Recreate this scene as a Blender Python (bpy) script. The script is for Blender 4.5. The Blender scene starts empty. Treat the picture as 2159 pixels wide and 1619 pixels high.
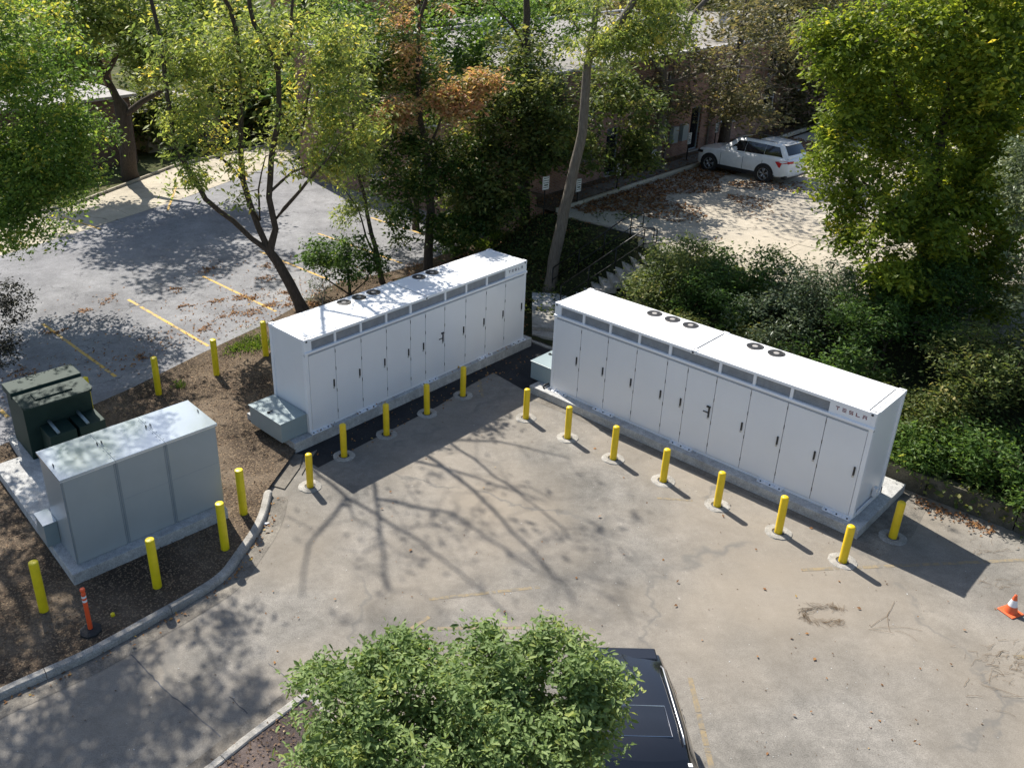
import bpy, bmesh, math, random
import numpy as np
from mathutils import Vector, Matrix
from mathutils.geometry import tessellate_polygon

# ---------------------------------------------------------------- camera, world, sun, exposure
sc = bpy.context.scene
col = sc.collection
W0, H0 = 2159.0, 1619.0
F_PX, PITCH, ROLL, CAMH = 1835.923, 0.428842, -0.0132346, 12.6456
PX, PY = 857.309, 713.613
_cp, _sp = math.cos(PITCH), math.sin(PITCH)
FW = np.array([0, _cp, -_sp]); _U0 = np.array([0, _sp, _cp]); _R0 = np.array([1.0, 0, 0])
RI = math.cos(ROLL) * _R0 + math.sin(ROLL) * _U0
UP = -math.sin(ROLL) * _R0 + math.cos(ROLL) * _U0
CAM = np.array([0, 0, CAMH])
cam = bpy.data.cameras.new('camera'); camo = bpy.data.objects.new('camera', cam); col.objects.link(camo)
camo.matrix_world = Matrix(((RI[0], UP[0], -FW[0], 0), (RI[1], UP[1], -FW[1], 0), (RI[2], UP[2], -FW[2], CAMH), (0, 0, 0, 1)))
cam.sensor_width = 36; cam.lens = F_PX / W0 * 36
cam.shift_x = (W0 / 2 - PX) / W0; cam.shift_y = -(H0 / 2 - PY) / W0
cam.clip_end = 2000
sc.camera = camo
SUN_AZ, SUN_EL = math.radians(-62.0), math.radians(48.4)
sd = Vector((math.cos(SUN_AZ) * math.cos(SUN_EL), math.sin(SUN_AZ) * math.cos(SUN_EL), -math.sin(SUN_EL)))
sl = bpy.data.lights.new('sun', 'SUN'); sl.energy = 4.6; sl.angle = math.radians(0.45); sl.color = (1.0, 0.945, 0.86)
so = bpy.data.objects.new('sun', sl); col.objects.link(so)
so.rotation_euler = sd.to_track_quat('-Z', 'Y').to_euler(); so.location = (-15, 40, 40)
wd = bpy.data.worlds.new('World'); sc.world = wd; wd.use_nodes = True
wn = wd.node_tree; bg = wn.nodes['Background']
sky = wn.nodes.new('ShaderNodeTexSky'); sky.sky_type = 'NISHITA'; sky.sun_disc = False
sky.sun_elevation = SUN_EL; sky.sun_rotation = math.atan2(-sd.x, -sd.y); sky.air_density = 1.0; sky.dust_density = 1.2
wn.links.new(sky.outputs[0], bg.inputs[0]); bg.inputs[1].default_value = 0.092
sc.view_settings.view_transform = 'Standard'; sc.view_settings.look = 'None'
sc.view_settings.exposure = 0.80; sc.view_settings.gamma = 1.0; sc.view_settings.use_curve_mapping = False
sc.render.engine = 'CYCLES'

# ---------------------------------------------------------------- helpers: photo pixel -> ground point, site frames
def at(u, v, z=0.0):
    d = FW + (u - PX) / F_PX * RI - (v - PY) / F_PX * UP
    P = CAM + d * (z - CAMH) / d[2]
    return Vector((P[0], P[1], z))
def aty(u, v, y):
    d = FW + (u - PX) / F_PX * RI - (v - PY) / F_PX * UP
    P = CAM + d * y / d[1]
    return Vector(P)
A0 = (-2.696, 20.754, 0.31); AT = 0.73967
B0 = (4.323, 23.351, 0.244); BT = -0.84182
def FA(a, b, z=0.0):
    return Vector((A0[0] + a * math.cos(AT) - b * math.sin(AT), A0[1] + a * math.sin(AT) + b * math.cos(AT), z))
def FB(a, b, z=0.0):
    return Vector((B0[0] + a * math.cos(BT) - b * math.sin(BT), B0[1] + a * math.sin(BT) + b * math.cos(BT), z))

# ---------------------------------------------------------------- materials
M = {}
def newmat(name):
    m = bpy.data.materials.new(name); m.use_nodes = True; M[name] = m
    nt = m.node_tree; return m, nt, nt.nodes['Principled BSDF']
def N(nt, t, **k):
    n = nt.nodes.new(t)
    for a, b in k.items():
        if a.startswith('i_'): n.inputs[a[2:].replace('_', ' ')].default_value = b
        else: setattr(n, a, b)
    return n
def noise(nt, vec, scale, detail=4, rough=.55, dist=0.0):
    n = N(nt, 'ShaderNodeTexNoise'); n.inputs['Scale'].default_value = scale; n.inputs['Detail'].default_value = detail
    n.inputs['Roughness'].default_value = rough; n.inputs['Distortion'].default_value = dist
    nt.links.new(vec, n.inputs['Vector']); return n.outputs['Fac']
def ramp(nt, fac, stops):
    r = N(nt, 'ShaderNodeValToRGB'); e = r.color_ramp.elements
    while len(e) < len(stops): e.new(0.5)
    for k, (p_, c_) in enumerate(stops): e[k].position = p_; e[k].color = (c_[0], c_[1], c_[2], 1) if not isinstance(c_, float) else (c_, c_, c_, 1)
    nt.links.new(fac, r.inputs[0]); return r.outputs[0]
def mix(nt, fac, a, b, mode='MIX'):
    n = N(nt, 'ShaderNodeMix', data_type='RGBA', blend_type=mode)
    if isinstance(fac, float): n.inputs[0].default_value = fac
    else: nt.links.new(fac, n.inputs[0])
    for s, v in ((6, a), (7, b)):
        if isinstance(v, (tuple, list)): n.inputs[s].default_value = (v[0], v[1], v[2], 1)
        else: nt.links.new(v, n.inputs[s])
    return n.outputs[2]
def bump(nt, h, strength, dist, bs):
    b = N(nt, 'ShaderNodeBump'); b.inputs['Strength'].default_value = strength; b.inputs['Distance'].default_value = dist
    nt.links.new(h, b.inputs['Height']); nt.links.new(b.outputs[0], bs.inputs['Normal'])
def pos(nt):
    return N(nt, 'ShaderNodeNewGeometry').outputs['Position']
def plain(name, c, rough=.5, metal=0.0, var=.08, scale=3.0, spec=.5, bumpy=0.0, coat=0.0):
    m, nt, bs = newmat(name)
    v = N(nt, 'ShaderNodeTexCoord').outputs['Object']
    f = noise(nt, v, scale, 5, .6)
    lo = tuple(x * (1 - var) for x in c); hi = tuple(min(1, x * (1 + var)) for x in c)
    nt.links.new(ramp(nt, f, [(.3, lo), (.7, hi)]), bs.inputs['Base Color'])
    bs.inputs['Roughness'].default_value = rough; bs.inputs['Metallic'].default_value = metal
    bs.inputs['Specular IOR Level'].default_value = spec; bs.inputs['Coat Weight'].default_value = coat
    if bumpy: bump(nt, noise(nt, v, scale * 12, 4), bumpy, .02, bs)
    return m
def paving(name, dark, mid, light, big=.35, speck=55, crack=None, crackcol=(.03, .03, .03), stain=.35, bumps=.35, tan=None, warm=.5):
    m, nt, bs = newmat(name); v = pos(nt)
    c = ramp(nt, noise(nt, v, big, 6, .62, .6), [(.30, dark), (.5, mid), (.72, light)])
    c2 = ramp(nt, noise(nt, v, big * 5.3, 6, .65, .3), [(.3, .80), (.7, 1.13)])
    c = mix(nt, 1.0, c, c2, 'MULTIPLY')
    sp = ramp(nt, noise(nt, v, speck, 3, .75), [(.30, .62), (.5, 1.0), (.72, 1.34)])
    c = mix(nt, 1.0, c, sp, 'MULTIPLY')
    sp2 = ramp(nt, noise(nt, v, speck * .2, 3, .7), [(.35, .9), (.65, 1.08)])
    c = mix(nt, 1.0, c, sp2, 'MULTIPLY')
    if tan: c = mix(nt, ramp(nt, noise(nt, v, .16, 3, .5), [(.40, 0.0), (.62, warm)]), c, tan)
    st = ramp(nt, noise(nt, v, 1.1, 5, .7, 1.2), [(.60, 0.0), (.78, stain)])
    c = mix(nt, st, c, tuple(x * .55 for x in mid))
    w = ramp(nt, noise(nt, v, 7.0, 2, .5), [(.74, 0.0), (.78, .55)])
    c = mix(nt, w, c, tuple(min(1, x * 1.5) for x in light))
    if crack:
        vo = N(nt, 'ShaderNodeTexVoronoi', feature='DISTANCE_TO_EDGE'); vo.inputs['Scale'].default_value = crack
        wv = N(nt, 'ShaderNodeTexNoise'); wv.inputs['Scale'].default_value = 1.6; wv.inputs['Detail'].default_value = 5
        nt.links.new(v, wv.inputs['Vector'])
        ad = N(nt, 'ShaderNodeVectorMath', operation='MULTIPLY_ADD'); ad.inputs[1].default_value = (1.3, 1.3, 0); 
        nt.links.new(wv.outputs['Color'], ad.inputs[0]); nt.links.new(v, ad.inputs[2]); nt.links.new(ad.outputs[0], vo.inputs['Vector'])
        k = ramp(nt, vo.outputs['Distance'], [(0.0, 1.0), (.012, 0.0)])
        gate = ramp(nt, noise(nt, v, .5, 3), [(.44, 0.0), (.54, .85)])
        kk = N(nt, 'ShaderNodeMath', operation='MULTIPLY'); nt.links.new(k, kk.inputs[0]); nt.links.new(gate, kk.inputs[1])
        c = mix(nt, kk.outputs[0], c, crackcol)
    nt.links.new(c, bs.inputs['Base Color']); bs.inputs['Roughness'].default_value = .92; bs.inputs['Specular IOR Level'].default_value = .25
    bump(nt, noise(nt, v, speck * 1.4, 4, .7), bumps, .01, bs)
    return m
paving('patio', (.142, .134, .120), (.196, .184, .164), (.272, .253, .224), .42, 42, .15, (.15, .142, .128), stain=.24, tan=(.278, .238, .186), warm=.75)
paving('new_asphalt', (.020, .021, .023), (.027, .028, .030), (.038, .038, .040), .8, 70, None, stain=.2)
paving('lot_asphalt', (.172, .172, .180), (.228, .228, .236), (.278, .277, .283), .3, 45, 0.62, (.055, .055, .06), .25)
paving('lot_concrete', (.34, .30, .235), (.43, .385, .30), (.52, .465, .37), .35, 30, 0.20, (.08, .07, .06), .25, tan=(.45, .40, .31))
paving('lot_slab', (.30, .272, .228), (.39, .353, .29), (.48, .43, .355), .35, 30, 0.28, (.05, .045, .04), .30, tan=(.46, .40, .31))
paving('concrete', (.24, .228, .205), (.33, .315, .285), (.42, .40, .365), .9, 40, None, stain=.35)
paving('new_concrete', (.34, .34, .335), (.43, .43, .42), (.52, .52, .505), 1.4, 40, None, stain=.45)
paving('old_concrete', (.125, .112, .095), (.18, .163, .138), (.26, .235, .195), 1.2, 35, None, stain=.6)
paving('shaded_concrete', (.055, .052, .038), (.095, .088, .066), (.15, .138, .11), 1.2, 30, None, stain=.6)  # retaining wall concrete, its shade put into a darker base colour
def soil(name, dark, mid, light, scale=3.5, flakes=None):
    m, nt, bs = newmat(name); v = pos(nt)
    c = ramp(nt, noise(nt, v, .6, 5, .6, .4), [(.32, dark), (.5, mid), (.70, light)])
    c = mix(nt, 1.0, c, ramp(nt, noise(nt, v, 22, 6, .8), [(.3, .6), (.5, 1.0), (.7, 1.4)]), 'MULTIPLY')
    if flakes:
        vo = N(nt, 'ShaderNodeTexVoronoi'); vo.inputs['Scale'].default_value = 34; nt.links.new(v, vo.inputs['Vector'])
        sx = N(nt, 'ShaderNodeSeparateColor'); nt.links.new(vo.outputs['Color'], sx.inputs[0])
        k = ramp(nt, sx.outputs[0], [(.80, 0.0), (.84, .75)])
        c = mix(nt, k, c, flakes)
    nt.links.new(c, bs.inputs['Base Color']); bs.inputs['Roughness'].default_value = 1.0; bs.inputs['Specular IOR Level'].default_value = .1
    bump(nt, noise(nt, v, 16, 6, .75), .9, .05, bs)
    return m
soil('soil', (.060, .046, .034), (.105, .080, .058), (.19, .150, .110), flakes=(.27, .20, .13))
soil('mulch', (.05, .040, .038), (.10, .080, .075), (.20, .16, .14))
soil('far_ground', (.04, .045, .02), (.07, .07, .035), (.16, .14, .09), .5)
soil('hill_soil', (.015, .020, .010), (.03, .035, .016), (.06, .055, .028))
soil('far_lawn', (.045, .055, .022), (.075, .085, .035), (.14, .125, .07))
plain('white_paint', (.80, .81, .83), .38, var=.025, scale=.8)
plain('roof_white', (.84, .85, .86), .42, var=.04, scale=1.2)
plain('side_white', (.76, .765, .78), .34, var=.03, scale=.8)
plain('seam', (.05, .055, .065), .7)
plain('gap_grey', (.36, .385, .43), .6)
plain('grille', (.27, .28, .295), .5, var=.15, scale=6)
plain('black_plastic', (.018, .018, .02), .45)
plain('fan_black', (.02, .02, .022), .5)
plain('fan_hub', (.34, .32, .30), .5)
plain('steel', (.50, .51, .52), .35, .8)
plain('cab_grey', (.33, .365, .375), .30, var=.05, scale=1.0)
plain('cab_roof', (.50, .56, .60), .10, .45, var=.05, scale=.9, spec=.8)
plain('cab_trim', (.21, .25, .28), .4)
plain('box_grey', (.26, .32, .335), .33, var=.04)
plain('xf_green', (.016, .036, .028), .62, var=.15, scale=2, spec=.25)
plain('logo_red', (.22, .07, .075), .5)
plain('logo_grey', (.13, .11, .13), .5)
plain('bollard_yellow', (.80, .55, .012), .42, var=.10, scale=4)
plain('tall_yellow', (.76, .60, .010), .42, var=.10, scale=4)
m, nt, bs = newmat('line_yellow'); v = pos(nt)
nt.links.new(mix(nt, ramp(nt, noise(nt, v, 6, 6, .7), [(.36, 0.0), (.52, 1.0)]), (.24, .22, .19), (.62, .39, .09)), bs.inputs['Base Color']); bs.inputs['Roughness'].default_value = .85
m, nt, bs = newmat('line_faded'); v = pos(nt)
nt.links.new(mix(nt, ramp(nt, noise(nt, v, 7, 6, .7), [(.40, 0.0), (.60, .75)]), (.165, .152, .130), (.30, .225, .115)), bs.inputs['Base Color']); bs.inputs['Roughness'].default_value = .9
plain('orange', (.80, .10, .025), .45)
plain('orange_cone', (.72, .13, .04), .5, var=.15)
plain('reflective', (.75, .75, .76), .4)
plain('rubber', (.02, .02, .02), .8)
plain('car_white', (.82, .83, .84), .22, coat=.6)
plain('car_black', (.009, .010, .013), .10, coat=1.0)
plain('glass_dark', (.010, .012, .016), .06, spec=.9)
plain('tail_red', (.55, .02, .02), .25)
plain('chrome', (.6, .6, .6), .2, 1.0)
plain('sign_white', (.75, .77, .76), .5)
plain('sign_ink', (.06, .08, .07), .6)
plain('iron', (.012, .012, .013), .45, .3)
plain('roof_membrane', (.23, .215, .195), .85, var=.22, scale=.35)
plain('roof_pale', (.38, .37, .36), .7, var=.15)
plain('shingle_grey', (.30, .285, .27), .85, var=.15)
plain('vent_white', (.65, .68, .72), .4)
plain('red_car', (.30, .02, .02), .3)
def brick(name, c1, c2, mortar, sc_=1.0):
    m, nt, bs = newmat(name); tc = N(nt, 'ShaderNodeTexCoord').outputs['UV']
    b = N(nt, 'ShaderNodeTexBrick'); nt.links.new(tc, b.inputs['Vector'])
    b.inputs['Color1'].default_value = (*c1, 1); b.inputs['Color2'].default_value = (*c2, 1); b.inputs['Mortar'].default_value = (*mortar, 1)
    b.inputs['Scale'].default_value = 1.0; b.inputs['Brick Width'].default_value = .21; b.inputs['Row Height'].default_value = .075
    b.inputs['Mortar Size'].default_value = .010; b.inputs['Bias'].default_value = 0
    c = mix(nt, 1.0, b.outputs['Color'], ramp(nt, noise(nt, tc, 1.3, 5, .6), [(.3, .7), (.7, 1.25)]), 'MULTIPLY')
    nt.links.new(c, bs.inputs['Base Color']); bs.inputs['Roughness'].default_value = .9
    bump(nt, b.outputs['Fac'], -.6, .01, bs)
brick('brick_red', (.20, .085, .055), (.29, .15, .10), (.25, .22, .19))
brick('brick_dark', (.09, .05, .035), (.13, .075, .05), (.12, .10, .085))
brick('brick_orange', (.42, .18, .085), (.50, .24, .12), (.38, .28, .20))
def bark(name, c1, c2):
    m, nt, bs = newmat(name); v = pos(nt)
    mp = N(nt, 'ShaderNodeMapping'); mp.inputs['Scale'].default_value = (9, 9, 1.6); nt.links.new(v, mp.inputs[0])
    f = noise(nt, mp.outputs[0], 2.2, 6, .7, .4)
    nt.links.new(ramp(nt, f, [(.3, c1), (.7, c2)]), bs.inputs['Base Color']); bs.inputs['Roughness'].default_value = .95
    bump(nt, f, .8, .04, bs)
bark('bark_dark', (.030, .022, .016), (.10, .075, .055))
bark('bark_grey', (.075, .063, .050), (.20, .172, .14))
bark('straw_brown', (.10, .065, .035), (.24, .165, .095))
bark('bark_pale', (.17, .15, .125), (.34, .31, .27))
def leafmat(name, stops, trans=.45, gloss=.42):
    m, nt, bs = newmat(name)
    a = N(nt, 'ShaderNodeAttribute', attribute_name='tint')
    c = ramp(nt, a.outputs['Fac'], stops)
    nt.links.new(c, bs.inputs['Base Color']); bs.inputs['Roughness'].default_value = gloss + .08; bs.inputs['Specular IOR Level'].default_value = .28
    tr = N(nt, 'ShaderNodeBsdfTranslucent')
    ct = mix(nt, 1.0, c, (1.38, 1.32, .80), 'MULTIPLY'); nt.links.new(ct, tr.inputs[0])
    mx = N(nt, 'ShaderNodeMixShader'); mx.inputs[0].default_value = trans
    out = nt.nodes['Material Output']
    nt.links.new(bs.outputs[0], mx.inputs[1]); nt.links.new(tr.outputs[0], mx.inputs[2]); nt.links.new(mx.outputs[0], out.inputs[0])
leafmat('leaf_locust', [(0, (.09, .14, .045)), (.45, (.24, .31, .09)), (.75, (.42, .45, .13)), (1, (.68, .56, .12))], .52)
leafmat('leaf_green', [(0, (.05, .10, .028)), (.5, (.125, .22, .05)), (.85, (.27, .36, .08)), (1, (.52, .48, .09))], .52)
leafmat('leaf_lime', [(0, (.07, .12, .022)), (.5, (.19, .26, .035)), (.85, (.38, .42, .05)), (1, (.62, .53, .08))], .56)
leafmat('leaf_fore', [(0, (.10, .155, .05)), (.5, (.19, .275, .095)), (.9, (.28, .36, .135)), (1, (.34, .39, .11))], .40, .50)
leafmat('leaf_dark', [(0, (.045, .075, .028)), (.5, (.12, .165, .048)), (.82, (.25, .265, .08)), (1, (.42, .37, .14))], .48)
leafmat('leaf_brown', [(0, (.07, .075, .04)), (.5, (.13, .13, .065)), (.85, (.24, .21, .11)), (1, (.38, .29, .15))], .42)
leafmat('leaf_pale', [(0, (.06, .09, .045)), (.5, (.14, .18, .10)), (1, (.28, .32, .20))], .3, .32)
leafmat('leaf_mix', [(0, (.03, .07, .015)), (.42, (.09, .14, .03)), (.6, (.34, .30, .10)), (.8, (.54, .36, .19)), (1, (.56, .29, .18))], .42)
leafmat('leaf_plum', [(0, (.012, .012, .012)), (.6, (.03, .03, .022)), (1, (.06, .07, .035))], .2, .3)
leafmat('leaf_fallen', [(0, (.10, .05, .025)), (.5, (.24, .115, .045)), (.85, (.36, .19, .07)), (1, (.50, .33, .09))], .15, .7)
leafmat('leaf_litter', [(0, (.09, .06, .04)), (.5, (.19, .125, .08)), (.85, (.33, .22, .13)), (1, (.44, .35, .20))], .1, .8)
leafmat('grass_blade', [(0, (.05, .09, .02)), (.6, (.12, .20, .03)), (1, (.25, .30, .06))], .4)
leafmat('straw', [(0, (.12, .08, .05)), (.6, (.22, .15, .09)), (1, (.36, .27, .17))], .1, .8)

# ---------------------------------------------------------------- mesh helpers
def tag(o, label=None, cat=None, group=None, kind=None):
    if label: o['label'] = label
    if cat: o['category'] = cat
    if group: o['group'] = group
    if kind: o['kind'] = kind
    return o
def meshobj(name, vs, fs, mat, parent=None, smooth=False, loc=None):
    me = bpy.data.meshes.new(name); me.from_pydata([tuple(v) for v in vs], [], fs); me.update()
    if isinstance(mat, str): me.materials.append(M[mat])
    if smooth: me.polygons.foreach_set('use_smooth', [True] * len(me.polygons))
    o = bpy.data.objects.new(name, me); col.objects.link(o)
    if parent: o.parent = parent
    if loc: o.location = loc
    return o
def empty(name, loc, rz, label=None, cat=None, group=None, kind=None):
    o = bpy.data.objects.new(name, None); col.objects.link(o); o.location = loc; o.rotation_euler = (0, 0, rz); o.empty_display_size = .2
    return tag(o, label, cat, group, kind)
class MB:
    def __init__(s): s.v = []; s.f = []
    def quadpts(s, pts, h):           # extrude polygon (ccw from above) downward by h from its top z
        n = len(pts); k = len(s.v)
        s.v += [tuple(p) for p in pts] + [(p[0], p[1], p[2] - h) for p in pts]
        s.f.append(tuple(range(k, k + n))); s.f.append(tuple(range(k + 2 * n - 1, k + n - 1, -1)))
        for i in range(n):
            j = (i + 1) % n; s.f.append((k + i, k + n + i, k + n + j, k + j))
        return s
    def box(s, x0, x1, y0, y1, z0, z1, bev=0.0):
        if bev > 0 and min(x1 - x0, y1 - y0, z1 - z0) > 2.2 * bev:
            bm = bmesh.new(); r = bmesh.ops.create_cube(bm, size=1)
            bmesh.ops.scale(bm, vec=(x1 - x0, y1 - y0, z1 - z0), verts=bm.verts)
            bmesh.ops.translate(bm, vec=((x0 + x1) / 2, (y0 + y1) / 2, (z0 + z1) / 2), verts=bm.verts)
            bmesh.ops.bevel(bm, geom=bm.edges[:], offset=bev, segments=2, affect='EDGES', profile=.5)
            k = len(s.v); bm.verts.ensure_lookup_table()
            s.v += [tuple(v.co) for v in bm.verts]; s.f += [tuple(k + v.index for v in f.verts) for f in bm.faces]; bm.free()
            return s
        k = len(s.v)
        s.v += [(x0, y0, z0), (x1, y0, z0), (x1, y1, z0), (x0, y1, z0), (x0, y0, z1), (x1, y0, z1), (x1, y1, z1), (x0, y1, z1)]
        for f in ((0, 3, 2, 1), (4, 5, 6, 7), (0, 1, 5, 4), (1, 2, 6, 5), (2, 3, 7, 6), (3, 0, 4, 7)): s.f.append(tuple(k + i for i in f))
        return s
    def lathe(s, prof, c=(0, 0, 0), n=20, axis='z', cap=True):
        k = len(s.v)
        for r, h in prof:
            for i in range(n):
                t = 2 * math.pi * i / n; a, b = r * math.cos(t), r * math.sin(t)
                if axis == 'z': s.v.append((c[0] + a, c[1] + b, c[2] + h))
                elif axis == 'y': s.v.append((c[0] + a, c[1] + h, c[2] + b))
                else: s.v.append((c[0] + h, c[1] + a, c[2] + b))
        for j in range(len(prof) - 1):
            for i in range(n):
                i2 = (i + 1) % n; f = (k + j * n + i, k + j * n + i2, k + (j + 1) * n + i2, k + (j + 1) * n + i)
                s.f.append(f if axis == 'z' else f[::-1] if axis == 'y' else f)
        if cap:
            s.f.append(tuple(k + i for i in range(n))[::-1]); s.f.append(tuple(k + (len(prof) - 1) * n + i for i in range(n)))
        return s
    def tube(s, pts, r, n=6):
        pts = [Vector(p) for p in pts]; k = len(s.v)
        for i, p in enumerate(pts):
            d = (pts[min(i + 1, len(pts) - 1)] - pts[max(i - 1, 0)]).normalized()
            a = d.orthogonal().normalized() if i == 0 else (pa - d * pa.dot(d)).normalized()
            pa = a; b = d.cross(a); rr = r[i] if isinstance(r, (list, tuple)) else r
            for q in range(n):
                t = 2 * math.pi * q / n; s.v.append(tuple(p + a * (rr * math.cos(t)) + b * (rr * math.sin(t))))
        for i in range(len(pts) - 1):
            for q in range(n):
                q2 = (q + 1) % n; s.f.append((k + i * n + q, k + i * n + q2, k + (i + 1) * n + q2, k + (i + 1) * n + q))
        s.f.append(tuple(k + q for q in range(n))[::-1]); s.f.append(tuple(k + (len(pts) - 1) * n + q for q in range(n)))
        return s
    def build(s, name, mat, parent=None, smooth=False, loc=None): return meshobj(name, s.v, s.f, mat, parent, smooth, loc)
def autosmooth(o, ang=35):
    me = o.data; me.polygons.foreach_set('use_smooth', [True] * len(me.polygons))
    bm = bmesh.new(); bm.from_mesh(me)
    for e in bm.edges:
        if len(e.link_faces) == 2 and e.calc_face_angle(0) > math.radians(ang): e.smooth = False
    bm.to_mesh(me); bm.free(); return o
def poly(name, pts, mat, z=None, parent=None):
    P = [Vector((p[0], p[1], p[2] if z is None else z)) for p in pts]
    tr = tessellate_polygon([P])
    fs = []
    for t in tr:
        a, b, c = (P[i] for i in t); n = (b - a).cross(c - a)
        fs.append(tuple(t) if n.z > 0 else tuple(t[::-1]))
    return meshobj(name, P, fs, mat, parent)
def copy_tree(o, parent=None):
    c = o.copy(); col.objects.link(c)
    if parent: c.parent = parent
    for ch in list(o.children): copy_tree(ch, c)
    return c
def strip(path, w0, w1, z0, z1=None):   # ribbon with offsets w0..w1 to the left of the path -> verts, faces
    P = [Vector((p[0], p[1], 0)) for p in path]; vs = []; fs = []
    for i, p in enumerate(P):
        d = (P[min(i + 1, len(P) - 1)] - P[max(i - 1, 0)]).normalized(); nrm = Vector((-d.y, d.x, 0))
        a = p + nrm * w0; b = p + nrm * w1; vs += [(a.x, a.y, z0), (b.x, b.y, z1 if z1 is not None else z0)]
    for i in range(len(P) - 1): fs.append((2 * i, 2 * i + 2, 2 * i + 3, 2 * i + 1))
    return vs, fs
def smoothpath(pts, k=6):
    P = [Vector((p[0], p[1], 0)) for p in pts]; out = []
    for i in range(len(P) - 1):
        p0 = P[max(i - 1, 0)]; p1 = P[i]; p2 = P[i + 1]; p3 = P[min(i + 2, len(P) - 1)]
        for j in range(k):
            t = j / k; out.append(.5 * ((2 * p1) + (p2 - p0) * t + (2 * p0 - 5 * p1 + 4 * p2 - p3) * t * t + (3 * p1 - p0 - 3 * p2 + p3) * t ** 3))
    out.append(P[-1]); return out
rnd = random.Random(7)
# ================================================================ ground and paving
def S(o): o['kind'] = 'structure'; return o
S(poly('ground', [(-400, -60), (400, -60), (400, 900), (-400, 900)], 'far_ground', -.12))
patio = S(poly('patio', [FA(-26, -38), FA(9.55, -38), FA(9.55, 3), FA(-26, 3)], 'patio', 0.0))
curb_px = [(-240, 1585), (-60, 1512), (0, 1478), (100, 1432), (200, 1386), (333, 1312), (413, 1266), (477, 1222), (517, 1169), (547, 1125), (564, 1087), (573, 1048)]
cpath = smoothpath([at(*q) for q in curb_px], 6)
# gutter beside the kerb
vs, fs = strip(cpath, -.42, .02, .006); gut = S(meshobj('gutter', vs, [f[::-1] if False else f for f in fs], 'old_concrete'))
# kerb in pieces about 2.5 m long
def kerb(name, path, width, h, mat='concrete', seg=2.6, z0=0.0, nose=True):
    root = S(empty(name, (0, 0, 0), 0)); P = [Vector((p[0], p[1], 0)) for p in path]; cur = [P[0]]; acc = 0
    runs = []
    for i in range(1, len(P)):
        acc += (P[i] - P[i - 1]).length; cur.append(P[i])
        if acc > seg or i == len(P) - 1: runs.append(cur); cur = [P[i]]; acc = 0
    for run in runs:
        if len(run) < 2: continue
        a0 = (run[1] - run[0]).normalized() * .006; run = list(run); run[0] = run[0] + a0; run[-1] = run[-1] - (run[-1] - run[-2]).normalized() * .006
        v = []; f = []; n = len(run); prof = [(0, z0 - .05), (.0, z0 + h * .6), (.012, z0 + h - .025), (.04, z0 + h), (width - .02, z0 + h), (width, z0 + h - .02), (width, z0 - .05)]
        m = len(prof)
        for i, p_ in enumerate(run):
            d = (run[min(i + 1, n - 1)] - run[max(i - 1, 0)]).normalized(); nr = Vector((-d.y, d.x, 0))
            for w, z in prof: q = p_ + nr * w; v.append((q.x, q.y, z))
        for i in range(n - 1):
            for j in range(m - 1): f.append((i * m + j, (i + 1) * m + j, (i + 1) * m + j + 1, i * m + j + 1))
        f.append(tuple(range(m))); f.append(tuple((n - 1) * m + j for j in range(m))[::-1])
        autosmooth(meshobj('curb_stone', v, f, mat, root), 30)
    return root
kerb('road_curb', cpath, .19, .15)
# rounded end of the kerb and the broken flat pieces up to the equipment pad
nose = cpath[-1]; MB().lathe([(.10, -.02), (.10, .12), (.085, .145), (.04, .15)], (nose.x - .085, nose.y + .03, 0), 14).build('curb_end', 'concrete', bpy.data.objects['road_curb'], True)
o = S(empty('old_curb_pieces', (0, 0, 0), 0))
for pts in ([(571, 1022), (600, 1030), (632, 985), (640, 958), (622, 957), (600, 965)], [(588, 1000), (604, 963), (612, 940), (600, 935), (583, 975)], [(640, 962), (668, 948), (652, 972), (636, 1000)]):
    MB().quadpts([at(u, v, .035) for u, v in pts[::-1]], .1).build('slab', 'old_concrete', o)
# island kerb at the bottom of the frame
isl = [at(648, 1459), at(600, 1495), at(520, 1555), at(440, 1619), at(300, 1725), at(100, 1880)]
isl = smoothpath(isl[::-1], 4)
kerb('island_curb', [Vector((p.x, p.y, 0)) for p in isl[::-1]], .17, .13, 'concrete', 1.9)
vs, fs = strip(isl, .0, .30, .006); S(meshobj('island_gutter', vs, fs, 'old_concrete'))
ip = [(p.x, p.y) for p in isl]
S(poly('mulch_bed', ip + [(.9, 8.6), (1.6, 2), (-9, 0)], 'mulch', .09))
kerb('island_side_curb', [Vector((.92, 8.55, 0)), Vector((-.3, 10.0, 0)), Vector((isl[-1].x + .06, isl[-1].y - .02, 0))], .16, .13, 'concrete', 1.9)
# driveway crack
for pts, w in (([(270, 1372), (315, 1418), (345, 1452), (400, 1495), (465, 1552)], .028), ([(565, 1398), (600, 1425), (622, 1448)], .012), ([(483, 1468), (520, 1503)], .02)):
    P = smoothpath([at(*q) for q in pts], 5)
    P = [p + Vector((rnd.uniform(-.015, .015), rnd.uniform(-.015, .015), 0)) for p in P]
    vs, fs = strip(P, -w / 2, w / 2, .0045); S(meshobj('pavement_crack', vs, fs, 'seam'))
# planting bed of bare soil
bed = [at(-240, 1585), *[(p.x, p.y) for p in []]]
back = []
for i, p in enumerate(cpath):
    d = (cpath[min(i + 1, len(cpath) - 1)] - cpath[max(i - 1, 0)]).normalized(); back.append((p.x - d.y * .17, p.y + d.x * .17))
bp = back + [tuple(FA(-.60, -.15)[:2]), tuple(FA(-.60, 2.2)[:2]), tuple(FA(9.6, 2.2)[:2]), tuple(FA(9.9, 8.9)[:2])] + [tuple(FA(a, b)[:2]) for a, b in ((7.6, 8.65), (3.6, 7.35), (.5, 6.75), (-2.2, 6.1), (-6, 5.5), (-14, 4.9), (-22, 4.5))] + [tuple(FA(-24, -3)[:2])]
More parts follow.
